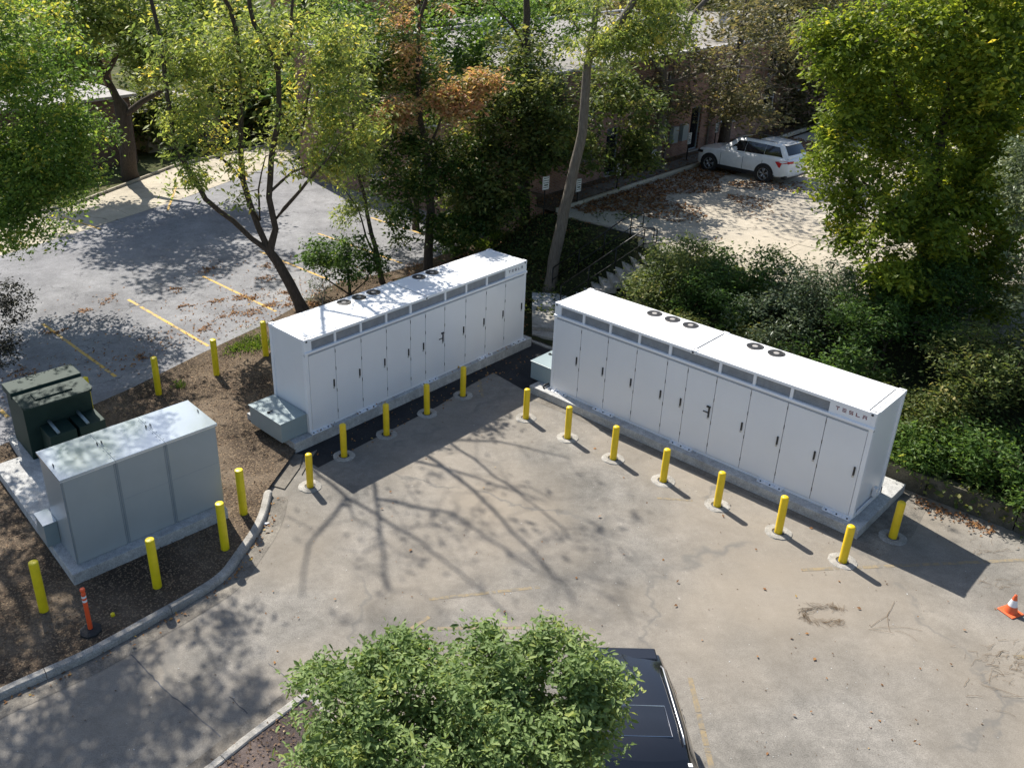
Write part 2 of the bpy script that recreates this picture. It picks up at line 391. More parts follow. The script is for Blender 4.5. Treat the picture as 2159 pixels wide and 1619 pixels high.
# the bed as a gently uneven sheet: fan grid between polygon samples
S(poly('soil_bed', bp, 'soil', .12))
# lower parking lot
ZL = .25
near = [(-26, 4.2), (-14, 4.9), (-6, 5.5), (-2.2, 6.1), (.5, 6.75), (3.6, 7.35), (7.6, 8.65), (11.6, 8.0), (17.2, 8.8), (19.0, 9.2)]
front = [(19.2, 27.8), (17.45, 27.2), (10.3, 24.5), (4.2, 22.8), (-.63, 21.7), (-26, 17.5)]
MB().quadpts([FA(a, b, ZL) for a, b in near + front], .2)
lowlot = S(poly('lower_parking_lot', [FA(a, b) for a, b in near + front], 'lot_asphalt', ZL))
m = MB()
P = [FA(a, b, ZL) for a, b in near]; v = []; f = []
for p, (a, b) in zip(P, near): q = FA(a, b - .55, .1225); v += [tuple(p), tuple(q)]
for i in range(len(P) - 1): f.append((2 * i, 2 * i + 1, 2 * i + 3, 2 * i + 2))
meshobj('lot_edge', v, f, 'soil', lowlot)
far = [(-26, 22), (-3, 26.0), (5.5, 27.3), (13.5, 31.2), (22.5, 32.0), (22.5, 28.8)]
lane = S(empty('concrete_lane', (0, 0, 0), 0))
# concrete lane of separate panels beyond the asphalt
def lerp(a, b, t): return a + (b - a) * t
def edge(pts, a):
    pts = sorted(pts)
    for i in range(len(pts) - 1):
        if pts[i][0] <= a <= pts[i + 1][0]: return lerp(pts[i][1], pts[i + 1][1], (a - pts[i][0]) / max(1e-6, pts[i + 1][0] - pts[i][0]))
    return pts[0][1] if a < pts[0][0] else pts[-1][1]
fa_ = [(-26, 17.5), (-.63, 21.7), (4.2, 22.8), (10.3, 24.5), (17.45, 27.2), (22.5, 28.9)]; fb_ = [(-26, 22), (-3, 26.0), (5.5, 27.3), (13.5, 31.2), (22.5, 32.0)]
a = -20.0
while a < 22.4:
    a1 = min(a + 3.3, 22.5)
    for t0, t1 in ((0, .5), (.5, 1)):
        pts = []
        for aa, tt in ((a + .008, t0), (a1 - .008, t0), (a1 - .008, t1), (a + .008, t1)):
            b0, b1 = edge(fa_, aa), edge(fb_, aa); pts.append(FA(aa, lerp(b0, b1, tt) + (.008 if tt == t0 else -.008), ZL + .006 + rnd.uniform(0, .008)))
        MB().quadpts(pts, .06).build('slab', 'lot_concrete', lane)
    a = a1
S(poly('lane_base', [FA(-26, 17.4), FA(-.63, 21.6), FA(4.2, 22.7), FA(10.3, 24.4), FA(17.45, 27.1), FA(23.2, 28.7), FA(23.2, 32.2), FA(13.5, 31.3), FA(5.5, 27.4), FA(-3, 26.1), FA(-26, 22.1)], 'seam', ZL - .005))
kerb('lane_curb', [FA(*q) for q in ((22.5, 32.1), (13.5, 31.3), (5.5, 27.4), (-3, 26.1), (-26, 22.1))][::-1], .16, .14, 'lot_concrete', 3.2, ZL)
kerb('lot_side_curb', [FA(*q) for q in ((19.2, 9.3), (19.2, 27.4))][::-1], -.16, .12, 'lot_concrete', 3.2, ZL)
S(poly('lawn', [FA(-80, 20), FA(-26, 22.2), FA(-3, 26.2), FA(5.5, 27.6), FA(13.5, 31.5), FA(22.5, 32.2), FA(22.6, 9.0), FA(45, 9), FA(180, 60), FA(120, 260), FA(-180, 200)], 'far_lawn', .2))
# painted stall lines (paint is worn through in places)
def painted(name, p0, p1, w, mat, z, parent, wear=.0, bits=14):
    d = (p1 - p0); n = Vector((-d.y, d.x, 0)).normalized(); mbb = MB(); r = random.Random(int(p0.x * 97))
    for i in range(bits):
        t0, t1 = i / bits, (i + 1) / bits
        if r.random() < wear * .25: t1 -= r.uniform(.1, .5) / bits
        q = [p0 + d * t0 - n * w * (.5 - r.uniform(0, .03)), p0 + d * t1 - n * w * (.5 - r.uniform(0, .03)), p0 + d * t1 + n * w * (.5 - r.uniform(0, .08)), p0 + d * t0 + n * w * (.5 - r.uniform(0, .08))]
        k = len(mbb.v); mbb.v += [(x.x, x.y, z) for x in q]; mbb.f.append((k, k + 1, k + 2, k + 3))
    return mbb.build(name, mat, parent)
for a_, b0_, b1_ in ((-5.7, 6.9, 12.4), (-2.26, 7.15, 12.95), (1.05, 7.1, 12.95), (4.44, 8.0, 13.3), (7.87, 9.3, 14.2), (11.3, 8.6, 14.4), (14.7, 9.3, 14.6)):
    painted('painted_line', FA(a_, b0_), FA(a_, b1_), .12, 'line_yellow', ZL + .004, lowlot, .35)
for p0, p1 in (((130, 458), (212, 484)), ((0, 495), (62, 520)), ((372, 393), (352, 448)), ((500, 345), (520, 380))):
    painted('painted_line', at(*p0, ZL), at(*p1, ZL), .12, 'line_yellow', ZL + .022, lane, .4, 6)
for p0, p1, w in (((1455, 1428), (1506, 1640), .105), ((1690, 1201), (1900, 1192), .10), ((1900, 1192), (2159, 1180), .10), ((905, 1263), (1140, 1237), .09), ((900, 1325), (1100, 1322), .09), ((755, 1397), (905, 1300), .09), ((2140, 1385), (2230, 1378), .1), ((1385, 1050), (1460, 1055), .08), ((1012, 800), (1018, 838), .09)):
    painted('painted_line', at(*p0), at(*p1), w, 'line_faded', .004, patio, .6, 18)
# fresh asphalt round the pads
pB = FB(-.61, -.32); pB2 = FB(-.61, 2.6)
na = [FA(-.60, -1.12), FA(1.6, -1.02), FA(4.02, -.94), FA(5.7, -.68), FA(6.85, -.60), FB(-2.2, -.12), pB, FB(-.5, .4), FB(-.5, 2.6), FA(9.5, -2.2), FA(9.5, .2), FA(9.3, .6), FA(9.3, -.1), FA(-.60, -.1)]
S(poly('new_asphalt_strip', na, 'new_asphalt', .004))
nb = [FB(-.2, -.62), FB(2, -.50), FB(4.5, -.56), FB(7, -.50), FB(9.9, -.62), FB(10.1, .8), FB(9.9, 2.3), FB(9.2, 2.4), FB(9.2, -.2), FB(-.2, -.2)]
S(poly('patched_asphalt_strip', nb, 'old_concrete', .004))
# ================================================================ hillside and upper lot
ZU = 2.5
def sm(t): t = max(0, min(1, t)); return t * t * (3 - 2 * t)
def hill(a, b):
    k = sm((b + 3) / 2.5); s0 = lerp(9.66, 12.4, k); zl = lerp(.42, .10, k); s1 = lerp(14.3, 15.4, sm((b + 2) / 2))
    zb = 1 - sm((b - 4.2) / 3.6)
    t = max(0, min(1, (a - s0) / (s1 - s0)))
    return zl + (2.42 - zl) * (t * .75 + sm(t) * .25) * zb
vs = []; fs = []; na_, nb_ = 27, 96
for i in range(na_):
    for j in range(nb_):
        a = 9.62 + (18.6 - 9.62) * i / (na_ - 1); b = -30 + 39.4 * j / (nb_ - 1)
        z = hill(a, b) + (rnd.uniform(-.04, .04) if a < 14 else 0)
        p = FA(a, b, z); vs.append(tuple(p))
for i in range(na_ - 1):
    for j in range(nb_ - 1): k = i * nb_ + j; fs.append((k, k + nb_, k + nb_ + 1, k + 1))
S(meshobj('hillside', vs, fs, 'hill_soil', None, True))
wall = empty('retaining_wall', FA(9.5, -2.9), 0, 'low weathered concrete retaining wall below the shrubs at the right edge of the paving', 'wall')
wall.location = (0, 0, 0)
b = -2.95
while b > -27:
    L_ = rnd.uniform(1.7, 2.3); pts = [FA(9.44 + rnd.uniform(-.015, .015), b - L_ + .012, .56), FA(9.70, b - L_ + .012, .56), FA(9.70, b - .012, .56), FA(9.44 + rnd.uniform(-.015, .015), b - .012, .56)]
    MB().quadpts(pts, .6).build('wall_block', 'shaded_concrete', wall); b -= L_
uplot = S(poly('upper_parking_lot', [FA(14.9, -30), FA(60, -30), FA(60, 4.1), FA(15.6, 4.1), FA(15.5, -1)], 'seam', ZU - .05))
ra = random.Random(3)
av = [14.35, 18.6, 23.2, 28.0, 33.0, 38.2, 43.5]; bv = [3.98, -.35, -4.6, -9.0, -13.5, -18.2]
for i in range(len(av) - 1):
    for j in range(len(bv) - 1):
        a0, a1, b0, b1 = av[i], av[i + 1], bv[j + 1], bv[j]
        if i == 0 and j == 0: a0 = 15.6
        if i == 0 and j == 1: a0 = 14.9
        z = ZU + ra.uniform(-.006, .006)
        MB().quadpts([FA(a0 + .012, b0 + .012, z), FA(a1 - .012, b0 + .012, z), FA(a1 - .012, b1 - .012, z), FA(a0 + .012, b1 - .012, z)][::1], .2).build('slab', 'lot_slab', uplot)
kerb('upper_curb', [FA(a, 4.02 + .012 * (a - 15.6)) for a in (15.8, 22, 28, 34, 44)], .16, .14, 'lot_concrete', 3.0, ZU)
S(poly('planting_strip', [FA(15.6, 4.15), FA(60, 4.6), FA(60, 9), FA(17.3, 9), FA(17.0, 6.2), FA(15.6, 5.0)], 'soil', ZU + .04))
S(poly('side_walk', [FA(17.6, 4.45), FA(30, 4.6), FA(30, 5.5), FA(17.6, 5.4)], 'old_concrete', ZU + .046))
S(poly('far_terrace', [FA(43.6, -60), FA(200, -90), FA(220, 60), FA(60, 9), FA(43.6, 9)], 'far_lawn', ZU - .02))
S(poly('far_street', [FA(50, -60), FA(58, -60), FA(58, 40), FA(50, 40)], 'lot_slab', ZU + .01))
S(poly('far_sidewalk', [FA(45.5, -60), FA(47.2, -60), FA(47.2, 40), FA(45.5, 40)], 'lot_concrete', ZU + .012))
S(poly('far_sidewalk', [FA(63, -60), FA(65, -60), FA(65, 40), FA(63, 40)], 'lot_concrete', ZU + .012))
# landing slabs and stone steps up to the upper lot
st = empty('garden_steps', (0, 0, 0), 0, 'concrete landing slabs and stone steps climbing between the two white cabinets to the upper lot', 'steps')
for pts, z, m_ in (([(1119, 719), (1236, 764), (1236, 735), (1122, 709)], .05, 'concrete'), ([(1122, 704), (1236, 729), (1236, 700), (1122, 696)], .17, 'concrete'), ([(1122, 689), (1236, 697), (1236, 655), (1122, 651)], .30, 'concrete'), ([(1122, 645), (1250, 649), (1250, 628), (1203, 621), (1122, 616)], .43, 'new_concrete')):
    MB().quadpts([at(u, v, z) for u, v in pts], .16).build('landing_slab', m_, st)
for i in range(11):
    x0 = 6.35 + .275 * i; z = .43 + .188 * (i + 1)
    MB().box(x0, x0 + .42, 29.22 + rnd.uniform(-.03, .03), 30.75, z - .24, z - .008 * rnd.random(), .02).build('step', 'concrete', st)
def handrail(y, label, ex=0.0):
    r = empty('handrail', (5.55, y, .43), 0, label, 'handrail', 'black iron handrails of the garden steps')
    top = [Vector((0, 0, .12)), Vector((0, 0, .93)), Vector((2.75, 0, 2.98)), Vector((3.2, 0, 2.98)), Vector((3.2, 0, 2.55)), Vector((2.82, 0, 2.50))]
    MB().tube([(0, 0, .93), (2.75, 0, 2.98), (3.22, 0, 2.98), (3.22, 0, 2.50), (2.78, 0, 2.45)], .024).build('rail', 'iron', r, True)
    MB().tube([(0, 0, .45), (2.78, 0, 2.45)], .018).build('rail', 'iron', r, True)
    for x in (0, .95, 1.85, 2.78): MB().tube([(x, 0, .0 + x * .74 - .05), (x, 0, .93 + x * .745)], .022).build('post', 'iron', r, True)
    MB().tube([(3.22, 0, 2.45), (3.65, -.05, 2.45), (3.65, -.05, 1.95)], .022).build('rail', 'iron', r, True)
    return r
handrail(29.05, 'black iron handrail on the near side of the stone steps, looped at its top')
handrail(30.9, 'black iron handrail on the far side of the stone steps, against the dark hedge')

# ================================================================ equipment pads
padA = S(empty('equipment_pad', A0, AT)); MB().box(-.62, 9.28, -.14, 2.2, -.42, 0, .012).build('slab', 'new_concrete', padA)
padB = S(empty('equipment_pad', B0, BT)); MB().box(-.55, 9.28, -.30, 2.44, -.36, 0, .012).build('slab', 'new_concrete', padB)

# ================================================================ the two long white battery cabinets
SEAM = [.10, 1.0, 1.92, 2.86, 3.80, 4.41, 5.22, 6.14, 7.07, 7.98, 8.90]
GR = [(.23, 1.0), (1.07, 1.91), (1.98, 2.85), (2.92, 3.79), (3.87, 5.22), (5.29, 6.13), (6.20, 7.06), (7.13, 7.98)]
def battery(label, o0, rz, logo):
    r = empty('battery_cabinet', o0, rz, label, 'battery unit', 'long white battery cabinets on concrete pads')
    b = MB().box(.03, 8.97, .05, 1.62, .05, 2.33); b.box(.03, 8.97, .09, 1.62, 2.33, 2.77); body = b.build('body', 'side_white', r)
    b = MB()                                                       # welded frame: posts, rails, sill, mullions
    b.box(0, .10, 0, .12, .0, 2.80, .008); b.box(8.90, 9.0, 0, .12, 0, 2.80, .008); b.box(0, .10, 1.53, 1.64, 0, 2.80, .008); b.box(8.90, 9.0, 1.53, 1.64, 0, 2.80, .008)
    b.box(.10, 8.90, .0, .10, .0, .068); b.box(.10, 8.90, .0, .09, 2.722, 2.80, .006); b.box(.10, 8.90, 1.55, 1.64, 2.70, 2.80, .006)
    b.box(0.0, .12, .10, 1.55, 2.72, 2.797); b.box(8.88, 9.0, .10, 1.55, 2.72, 2.797)
    b.box(.0, .05, .12, 1.53, .0, .10); b.box(8.95, 9.0, .12, 1.53, 0, .10)
    for i in range(len(GR) - 1): b.box(GR[i][1], GR[i + 1][0], 0, .07, 2.455, 2.722)
    b.box(.10, GR[0][0], 0, .07, 2.455, 2.722)
    b.build('frame', 'white_paint', r)
    MB().box(-.012, 9.012, -.035, .09, 2.385, 2.455, .012).build('sill', 'white_paint', r)
    MB().box(.0, 9.0, .004, .09, 2.33, 2.385).build('sill_groove', 'gap_grey', r)
    MB().box(GR[-1][1], 8.90, .006, .09, 2.455, 2.722).build('name_panel', 'white_paint', r)
    for x0, x1 in GR:
        g = MB().box(x0, x1, .045, .085, 2.455, 2.722)
        for k in range(6): z = 2.475 + k * .042; g.box(x0, x1, .036, .046, z, z + .012)
        g.build('vent_grille', 'grille', r)
    MB().box(.10, 8.90, .03, .055, .068, 2.33).build('door_recess', 'seam', r)
    for i in range(10):
        x0, x1 = SEAM[i] + .007, SEAM[i + 1] - .007
        d = MB().box(x0, x1, -.006, .034, .078, 2.322, .005).build('door', 'side_white', r)
        hx = x1 - (.085 if i != 5 else .075)
        if i == 5:
            h = MB().box(hx - .02, hx + .02, -.035, -.006, 1.14, 1.40, .006); h.box(hx - .07, hx + .03, -.045, -.006, 1.42, 1.46); h.box(hx - .16, hx - .03, -.02, -.006, 1.25, 1.28)
        else: h = MB().box(hx - .02, hx + .02, -.035, -.006, 1.15, 1.37, .006)
        h.build('handle', 'black_plastic', d)
        MB().box(hx - .03, hx + .012, -.03, -.006, 1.09, 1.14, .004).build('latch', 'steel', d)
        if i:
            hg = MB()
            for z in (.30, .95, 1.62, 2.15): hg.box(x0 - .010, x0 + .004, -.012, -.004, z, z + .10)
            hg.build('hinge', 'black_plastic', d)['kind'] = 'stuff'
    # roof
    MB().box(.10, 8.90, .08, 1.56, 2.776, 2.789).build('roof_gap', 'seam', r)
    for x0, x1 in ((.205, 4.455), (4.50, 8.79)): MB().box(x0, x1, .098, 1.545, 2.785, 2.812, .006).build('roof_panel', 'roof_white', r)
    for x0, x1 in ((.10, .19), (8.815, 8.90)): MB().box(x0, x1, .098, 1.545, 2.785, 2.808, .006).build('roof_panel', 'roof_white', r)
    for x0, x1 in ((2.18, 3.85), (5.17, 6.30)): MB().box(x0, x1, 1.115, 1.13, 2.812, 2.8145).build('marking', 'line_faded', r)
    for x in (2.44, 3.01, 3.57, 5.43, 6.0):
        c = (x, 1.35, 2.812); f = MB().lathe([(.215, 0), (.215, .008), (.195, .012), (.185, .004), (.02, .004)], c, 28)
        fan = f.build('roof_fan', 'fan_black', r, False)
        MB().lathe([(.075, .004), (.075, .012), (.06, .016)], c, 18).build('fan_hub', 'fan_hub', fan)
        g = MB()
        for t in range(4): aa = t * 2 * math.pi / 5; g.tube([(c[0] + .06 * math.cos(aa), c[1] + .06 * math.sin(aa), c[2] + .014), (c[0] + .17 * math.cos(aa), c[1] + .17 * math.sin(aa), c[2] + .014)], .005, 4)
        g.build('fan_guard', 'fan_black', fan)['kind'] = 'stuff'
    for x, y in ((0, 0), (8.84, 0), (0, 1.50), (8.84, 1.50), (4.40, 0), (4.40, 1.50)):
        y0 = -.006 if y == 0 else y; cc = MB().box(x - .005, x + .165, y0, y0 + .155, 2.70 if x != 4.40 else 2.71, 2.818, .010).build('corner_casting', 'white_paint', r)
        k = MB().lathe([(.030, -.004), (.030, .0)], (x + .07, -.008, 2.755), 14, 'y') if y == 0 else MB()
        k.box(x + .035, x + .125, y0 + .06, y0 + .095, 2.817, 2.8205); k.build('casting_hole', 'seam', cc)
    for x0, x1 in ((.0, .66), (1.66, 2.34), (4.20, 4.85), (6.70, 7.34), (8.34, 8.99)):
        ft = MB().box(x0, x1, -.115, .0, .0, .014); ft.box(x0, x1, -.012, .0, .014, .075); ft.box(x0, x0 + .014, -.115, -.012, .014, .05); ft.box(x1 - .014, x1, -.115, -.012, .014, .05); ft.box((x0 + x1) / 2 - .11, (x0 + x1) / 2 - .10, -.11, -.012, .014, .05); ft.box((x0 + x1) / 2 + .10, (x0 + x1) / 2 + .11, -.11, -.012, .014, .05)
        fo = ft.build('mounting_foot', 'white_paint', r); bo = MB()
        for k in (.12, .5, .88): bo.lathe([(.02, 0), (.02, .022)], (x0 + (x1 - x0) * k, -.07, .014), 8)
        bo.build('bolt', 'seam', fo)['kind'] = 'stuff'
    MB().box(.66, 8.34, .02, .10, .0, .03).build('base_gap', 'seam', r)
    # name: five spaced capitals on the panel at the right end
    g = MB(); x = 8.12; s = .088; w = .022; z0 = 2.585; y0, y1 = .001, .007
    def bar(a0, a1, c0, c1): g.box(x + a0 * s, x + a1 * s, y0, y1, z0 + c0 * s, z0 + c1 * s)
    bar(0, 1, .78, 1); bar(.39, .61, 0, .66); x += .150
    bar(0, 1, .80, 1); bar(0, 1, .40, .60); bar(0, 1, 0, .20); x += .150
    bar(0, 1, .80, 1); bar(0, .2, .5, .8); bar(0, 1, .40, .60); bar(.8, 1, .2, .4); bar(0, 1, 0, .20); x += .150
    bar(0, .22, 0, 1); bar(.22, 1, 0, .20); x += .150
    bar(0, 1, .80, 1); bar(0, .22, 0, .62); bar(.78, 1, 0, .62); bar(.22, .78, .42, .62)
    g.build('lettering', logo, r)
    # low grey terminal box on the left end
    t = MB().box(-.86, -.002, .10, 1.62, .012, .575, .012).build('terminal_box', 'box_grey', r)
    MB().box(-.89, -.002, .08, 1.64, .578, .604, .008).build('lid', 'cab_roof' if False else 'box_grey', t)
    k = MB().lathe([(.045, 0), (.045, .03), (.02, .05)], (-.74, .84, .604), 12); k.box(-.74, -.60, .83, .85, .62, .64); k.build('latch', 'black_plastic', t)
    # right end: small isolator box and base rail
    e = MB().box(9.0, 9.085, .95, 1.09, .22, .45, .008).build('isolator_box', 'side_white', r)
    MB().box(9.0, 9.03, .20, 1.45, .045, .165, .004).build('end_cover', 'side_white', r)
    MB().tube([(8.95, 1.60, .15), (9.005, 1.60, .18), (9.01, 1.60, .03)], .012).build('cable', 'black_plastic', r)
    return r
bA = battery('long white battery cabinet on the left, its roof crossed by the big tree\'s shadow', A0, AT, 'logo_grey')
bB = battery('long white battery cabinet on the right, standing in front of the shrubs', B0, BT, 'logo_red')
cb = MB(); cb.tube([FB(-.02, -.06, .42), FB(-.14, -.03, .33), FB(-.17, -.12, .28), FB(-.10, -.15, .27)], .03, 6)
o = cb.build('cable', 'black_plastic'); o.parent = bB; o.matrix_parent_inverse = bB.matrix_world.inverted(); 
bpy.context.view_layer.update(); o.matrix_parent_inverse = bB.matrix_world.inverted()

# ================================================================ bollards
def make_bollard(h, r, dome, mat, collar):
    b = empty('bollard', (0, 0, 0), 0); m = MB()
    if dome: prof = [(r, -.05), (r, h - r * .55)] + [(r * math.cos(t), h - r * .55 + r * .55 * math.sin(t)) for t in (.35, .7, 1.05, 1.35)]
    else: prof = [(r, -.05), (r, h - .02), (r * .96, h - .006), (r * .85, h)]
    p = m.lathe(prof, n=20).build('post', mat, b); autosmooth(p, 50)
    if collar:
        n = 26; rr = random.Random(5); v = []; f = []
        for k, (R_, z) in enumerate(((.305, -.005), (.29, .018), (.20, .024), (.145, .020), (.135, -.01))):
            for i in range(n):
                t = 2 * math.pi * i / n; q = R_ + (rr.uniform(-.012, .012) if k < 2 else 0); v.append((q * math.cos(t), q * math.sin(t), z))
        for k in range(4):
            for i in range(n): i2 = (i + 1) % n; f.append((k * n + i, k * n + i2, (k + 1) * n + i2, (k + 1) * n + i))
        autosmooth(meshobj('concrete_collar', v, f, 'concrete', b), 40)
        MB().lathe([(.137, 0), (.10, .006)], n=20, cap=False).build('sleeve_gap', 'seam', b)
    return b
short = [(3.43, 22.0), (4.44, 20.87), (5.47, 19.77), (6.51, 18.7), (7.53, 17.61), (8.6, 16.53), (9.61, 15.47), (11.14, 16.29), (-2.51, 18.66), (-1.73, 20.08), (-.6, 21.18), (.57, 22.34), (1.69, 23.42)]
ord_ = ['first', 'second', 'third', 'fourth', 'fifth', 'sixth', 'seventh']
labs = ['short yellow bollard at the near left corner of the right cabinet'] + ['short yellow bollard before the right cabinet, %s of its row from the steps' % ord_[i] for i in range(1, 6)] + ['short yellow bollard ending the row at the right corner of the right cabinet, sunlit',
    'short yellow bollard standing in shadow beyond the right end of the right cabinet',
    'short yellow bollard nearest the broken curb, leftmost before the left cabinet', 'short yellow bollard before the left cabinet, second from the broken curb', 'short yellow bollard in the middle of the row before the left cabinet', 'short yellow bollard before the left cabinet, fourth from the broken curb', 'short yellow bollard before the left cabinet, farthest from the broken curb']
b0 = make_bollard(.99, .088, True, 'bollard_yellow', True)
for i, (x, y) in enumerate(short):
    c = b0 if i == 0 else copy_tree(b0); c.location = (x, y, 0); c.rotation_euler = (rnd.uniform(-.014, .014), rnd.uniform(-.014, .014), rnd.uniform(0, 6)); c.scale = (1, 1, rnd.uniform(.975, 1.02))
    tag(c, labs[i], 'bollard', 'short yellow bollards with round concrete collars')
tall = [((335, 831), 'tall yellow bollard between the grey cabinet and the parking lot, leftmost of three behind it'), ((457, 790), 'tall yellow bollard on the soil bed, middle one of the three beside the lower lot'), ((561, 750), 'tall yellow bollard in the green weeds next to the left white cabinet'), ((514, 1082), 'tall yellow bollard right of the grey cabinet, the farther of two beside the curb bend'), ((475, 1156), 'tall yellow bollard at the right front corner of the grey cabinet pad'), ((332, 1236), 'tall yellow bollard in front of the middle of the grey cabinet'), ((93, 1286), 'tall yellow bollard at the far left, on the shaded soil before the pad corner')]
t0 = make_bollard(1.24, .098, False, 'tall_yellow', False)
for i, (q, lb) in enumerate(tall):
    c = t0 if i == 0 else copy_tree(t0); p = at(*q, .12); c.location = p; c.rotation_euler = (rnd.uniform(-.012, .012), rnd.uniform(-.01, .01), rnd.uniform(0, 6))
    tag(c, lb, 'bollard', 'tall flat topped yellow bollards on the soil bed')
c = copy_tree(t0); q = at(178, 797, 1.36); c.location = (q.x, q.y, .12); tag(c, 'tall yellow bollard mostly hidden behind the dark green transformer', 'bollard', 'tall flat topped yellow bollards on the soil bed')

# ================================================================ grey switchgear cabinet, green transformer, their pad
CO = (-7.2, 15.2, .40); CR = math.radians(39.0)
gp = S(empty('equipment_pad', CO, CR)); MB().box(-.22, 3.5, -.26, 1.65, -.42, 0, .012).box(-.22, 3.0, 1.652, 5.36, -.42, -.004, .012).box(.5, 2.75, 5.362, 6.6, -.42, -.008, .012).build('slab', 'new_concrete', gp)
g = empty('switchgear_cabinet', CO, CR, 'tall grey metal switchgear cabinet with a shiny pale roof, on the concrete pad at left', 'electrical cabinet')
MB().box(0, 3.55, 0, 1.38, 0, 2.14).build('body', 'cab_grey', g)
for x0, x1 in ((.02, 1.14), (1.17, 2.29), (2.32, 3.53)):
    d = MB().box(x0, x1, -.018, .0, .03, 2.13, .004).build('panel', 'cab_grey', g)
    if x0 > 2 or x0 > 1: MB().box(x0 + .02, x1 - .02, -.0195, -.018, 1.16, 1.166).build('seam', 'cab_trim', d)
for x in (1.155, 2.305):
    MB().box(x - .045, x - .03, -.024, -.018, .02, 2.13).box(x + .03, x + .045, -.024, -.018, .02, 2.13).box(x - .012, x + .012, -.012, -.002, .02, 2.13).build('joint_strip', 'cab_trim', g)
MB().box(-.022, -.004, -.018, .0, .02, 2.13).build('corner_strip', 'cab_trim', g)
MB().box(3.55, 3.556, .02, .07, .02, 2.13).build('corner_strip', 'cab_trim', g)
rf = MB()
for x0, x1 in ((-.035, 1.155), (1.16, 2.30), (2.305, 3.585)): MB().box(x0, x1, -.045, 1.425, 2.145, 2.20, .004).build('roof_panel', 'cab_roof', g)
MB().box(-.03, 3.58, -.04, 1.42, 2.135, 2.147).build('roof_edge', 'roof_white', g)
for x, y in ((.06, .55), (1.11, .80), (1.21, .80), (2.25, .80), (2.36, .80), (3.50, .70)): MB().tube([(x, y, 2.20), (x, y, 2.255), (x, y + .06, 2.255), (x, y + .06, 2.20)], .008).build('lifting_eye', 'iron', g)
bl = MB()
for x in (1.12, 1.20, 2.26, 2.345):
    for k in range(7): bl.lathe([(.012, 0), (.012, .008)], (x, .12 + k * .19, 2.20), 6)
bl.build('bolt', 'cab_trim', g)['kind'] = 'stuff'
sb = MB().box(-.30, -.006, 1.02, 1.60, 0, .58, .006).build('side_box', 'box_grey', g); MB().box(-.315, -.006, 1.0, 1.62, .582, .60).build('lid', 'cab_roof', sb)
x = empty('transformer', CO, CR, 'dark green pad-mounted transformer behind the grey cabinet, lid patched with sunlight', 'transformer')
MB().box(.66, 2.40, 4.95, 6.38, 0, 1.56, .01).build('body', 'xf_green', x)
bm = MB(); pts = [(.62, 4.86), (.68, 4.74), (.80, 4.68), (2.26, 4.68), (2.38, 4.74), (2.44, 4.86), (2.44, 5.66), (.62, 5.66)]
bm.quadpts([(a, b, 1.60) for a, b in pts], .06); bm.build('lid', 'xf_green', x)
MB().box(.60, 2.46, 5.665, 6.42, 1.50, 1.68, .012).build('rear_cover', 'xf_green', x)
MB().box(1.02, 1.98, 5.0, 5.40, 1.60, 1.645, .008).build('hatch', 'xf_green', x)
lo = MB().box(.98, 1.66, 4.18, 4.93, 0, .90, .008).box(1.74, 2.42, 4.18, 4.93, 0, .90, .008).build('front_compartment', 'xf_green', x)
for a in (1.22, 1.98): MB().tube([(a, 4.22, .935), (a, 4.93, .96)], .045, 8).build('pipe', 'box_grey', lo, True)

# ================================================================ traffic cone, delineator, litter
p = at(2130, 1290); c = empty('traffic_cone', p, math.radians(20), 'orange traffic cone with a pale reflective band, alone on the paving at right', 'traffic cone')
MB().box(-.17, .17, -.17, .17, 0, .03, .012).build('base', 'orange_cone', c)
MB().lathe([(.125, .03), (.085, .18)], n=20, cap=False).build('cone', 'orange_cone', c, True)
MB().lathe([(.0505, .325), (.028, .42), (.026, .44), (.012, .44)], n=20, cap=False).build('cone_tip', 'orange_cone', c, True)
MB().lathe([(.0865, .18), (.0515, .325)], n=20, cap=False).build('reflective_band', 'reflective', c, True)
p = at(192, 1330, .12); d = empty('delineator_post', p, 0, 'orange delineator post with two white bands in a black rubber base, on the shaded soil', 'traffic post')
MB().lathe([(.22, 0), (.22, .04), (.17, .065), (.08, .08)], n=8).build('base', 'rubber', d)
pr = [(.046, .06), (.046, .70)]
MB().lathe([(.047, .05), (.045, .76)], n=14, cap=False).lathe([(.045, .81), (.045, .86)], n=14, cap=False).lathe([(.045, .91), (.045, .96), (.030, .97), (.030, 1.0), (.05, 1.02), (.05, 1.07), (.03, 1.08)], n=14).build('post', 'orange', d, True)
for z0 in (.76, .86): MB().lathe([(.0475, z0), (.0475, z0 + .05)], n=14, cap=False).build('reflective_band', 'reflective', d, True)
p = at(238, 1297, .12); o = MB().lathe([(.05, 0), (.045, .05), (.01, .07)], n=6).build('survey_flag', 'tall_yellow', None, False, p); tag(o, 'small yellow plastic scrap on the shaded soil beside the orange post', 'litter')
p = at(560, 1106, .006); r_ = random.Random(2); v = [(r_.uniform(-.09, .09), r_.uniform(-.05, .05), r_.uniform(0, .06)) for _ in range(9)]
bm = bmesh.new(); [bm.verts.new(q) for q in v]; bmesh.ops.convex_hull(bm, input=bm.verts[:]); me = bpy.data.meshes.new('paper'); bm.to_mesh(me); bm.free(); me.materials.append(M['reflective'])
o = bpy.data.objects.new('crumpled_paper', me); col.objects.link(o); o.location = p; tag(o, 'crumpled white paper lying in the gutter at the curb bend', 'litter')
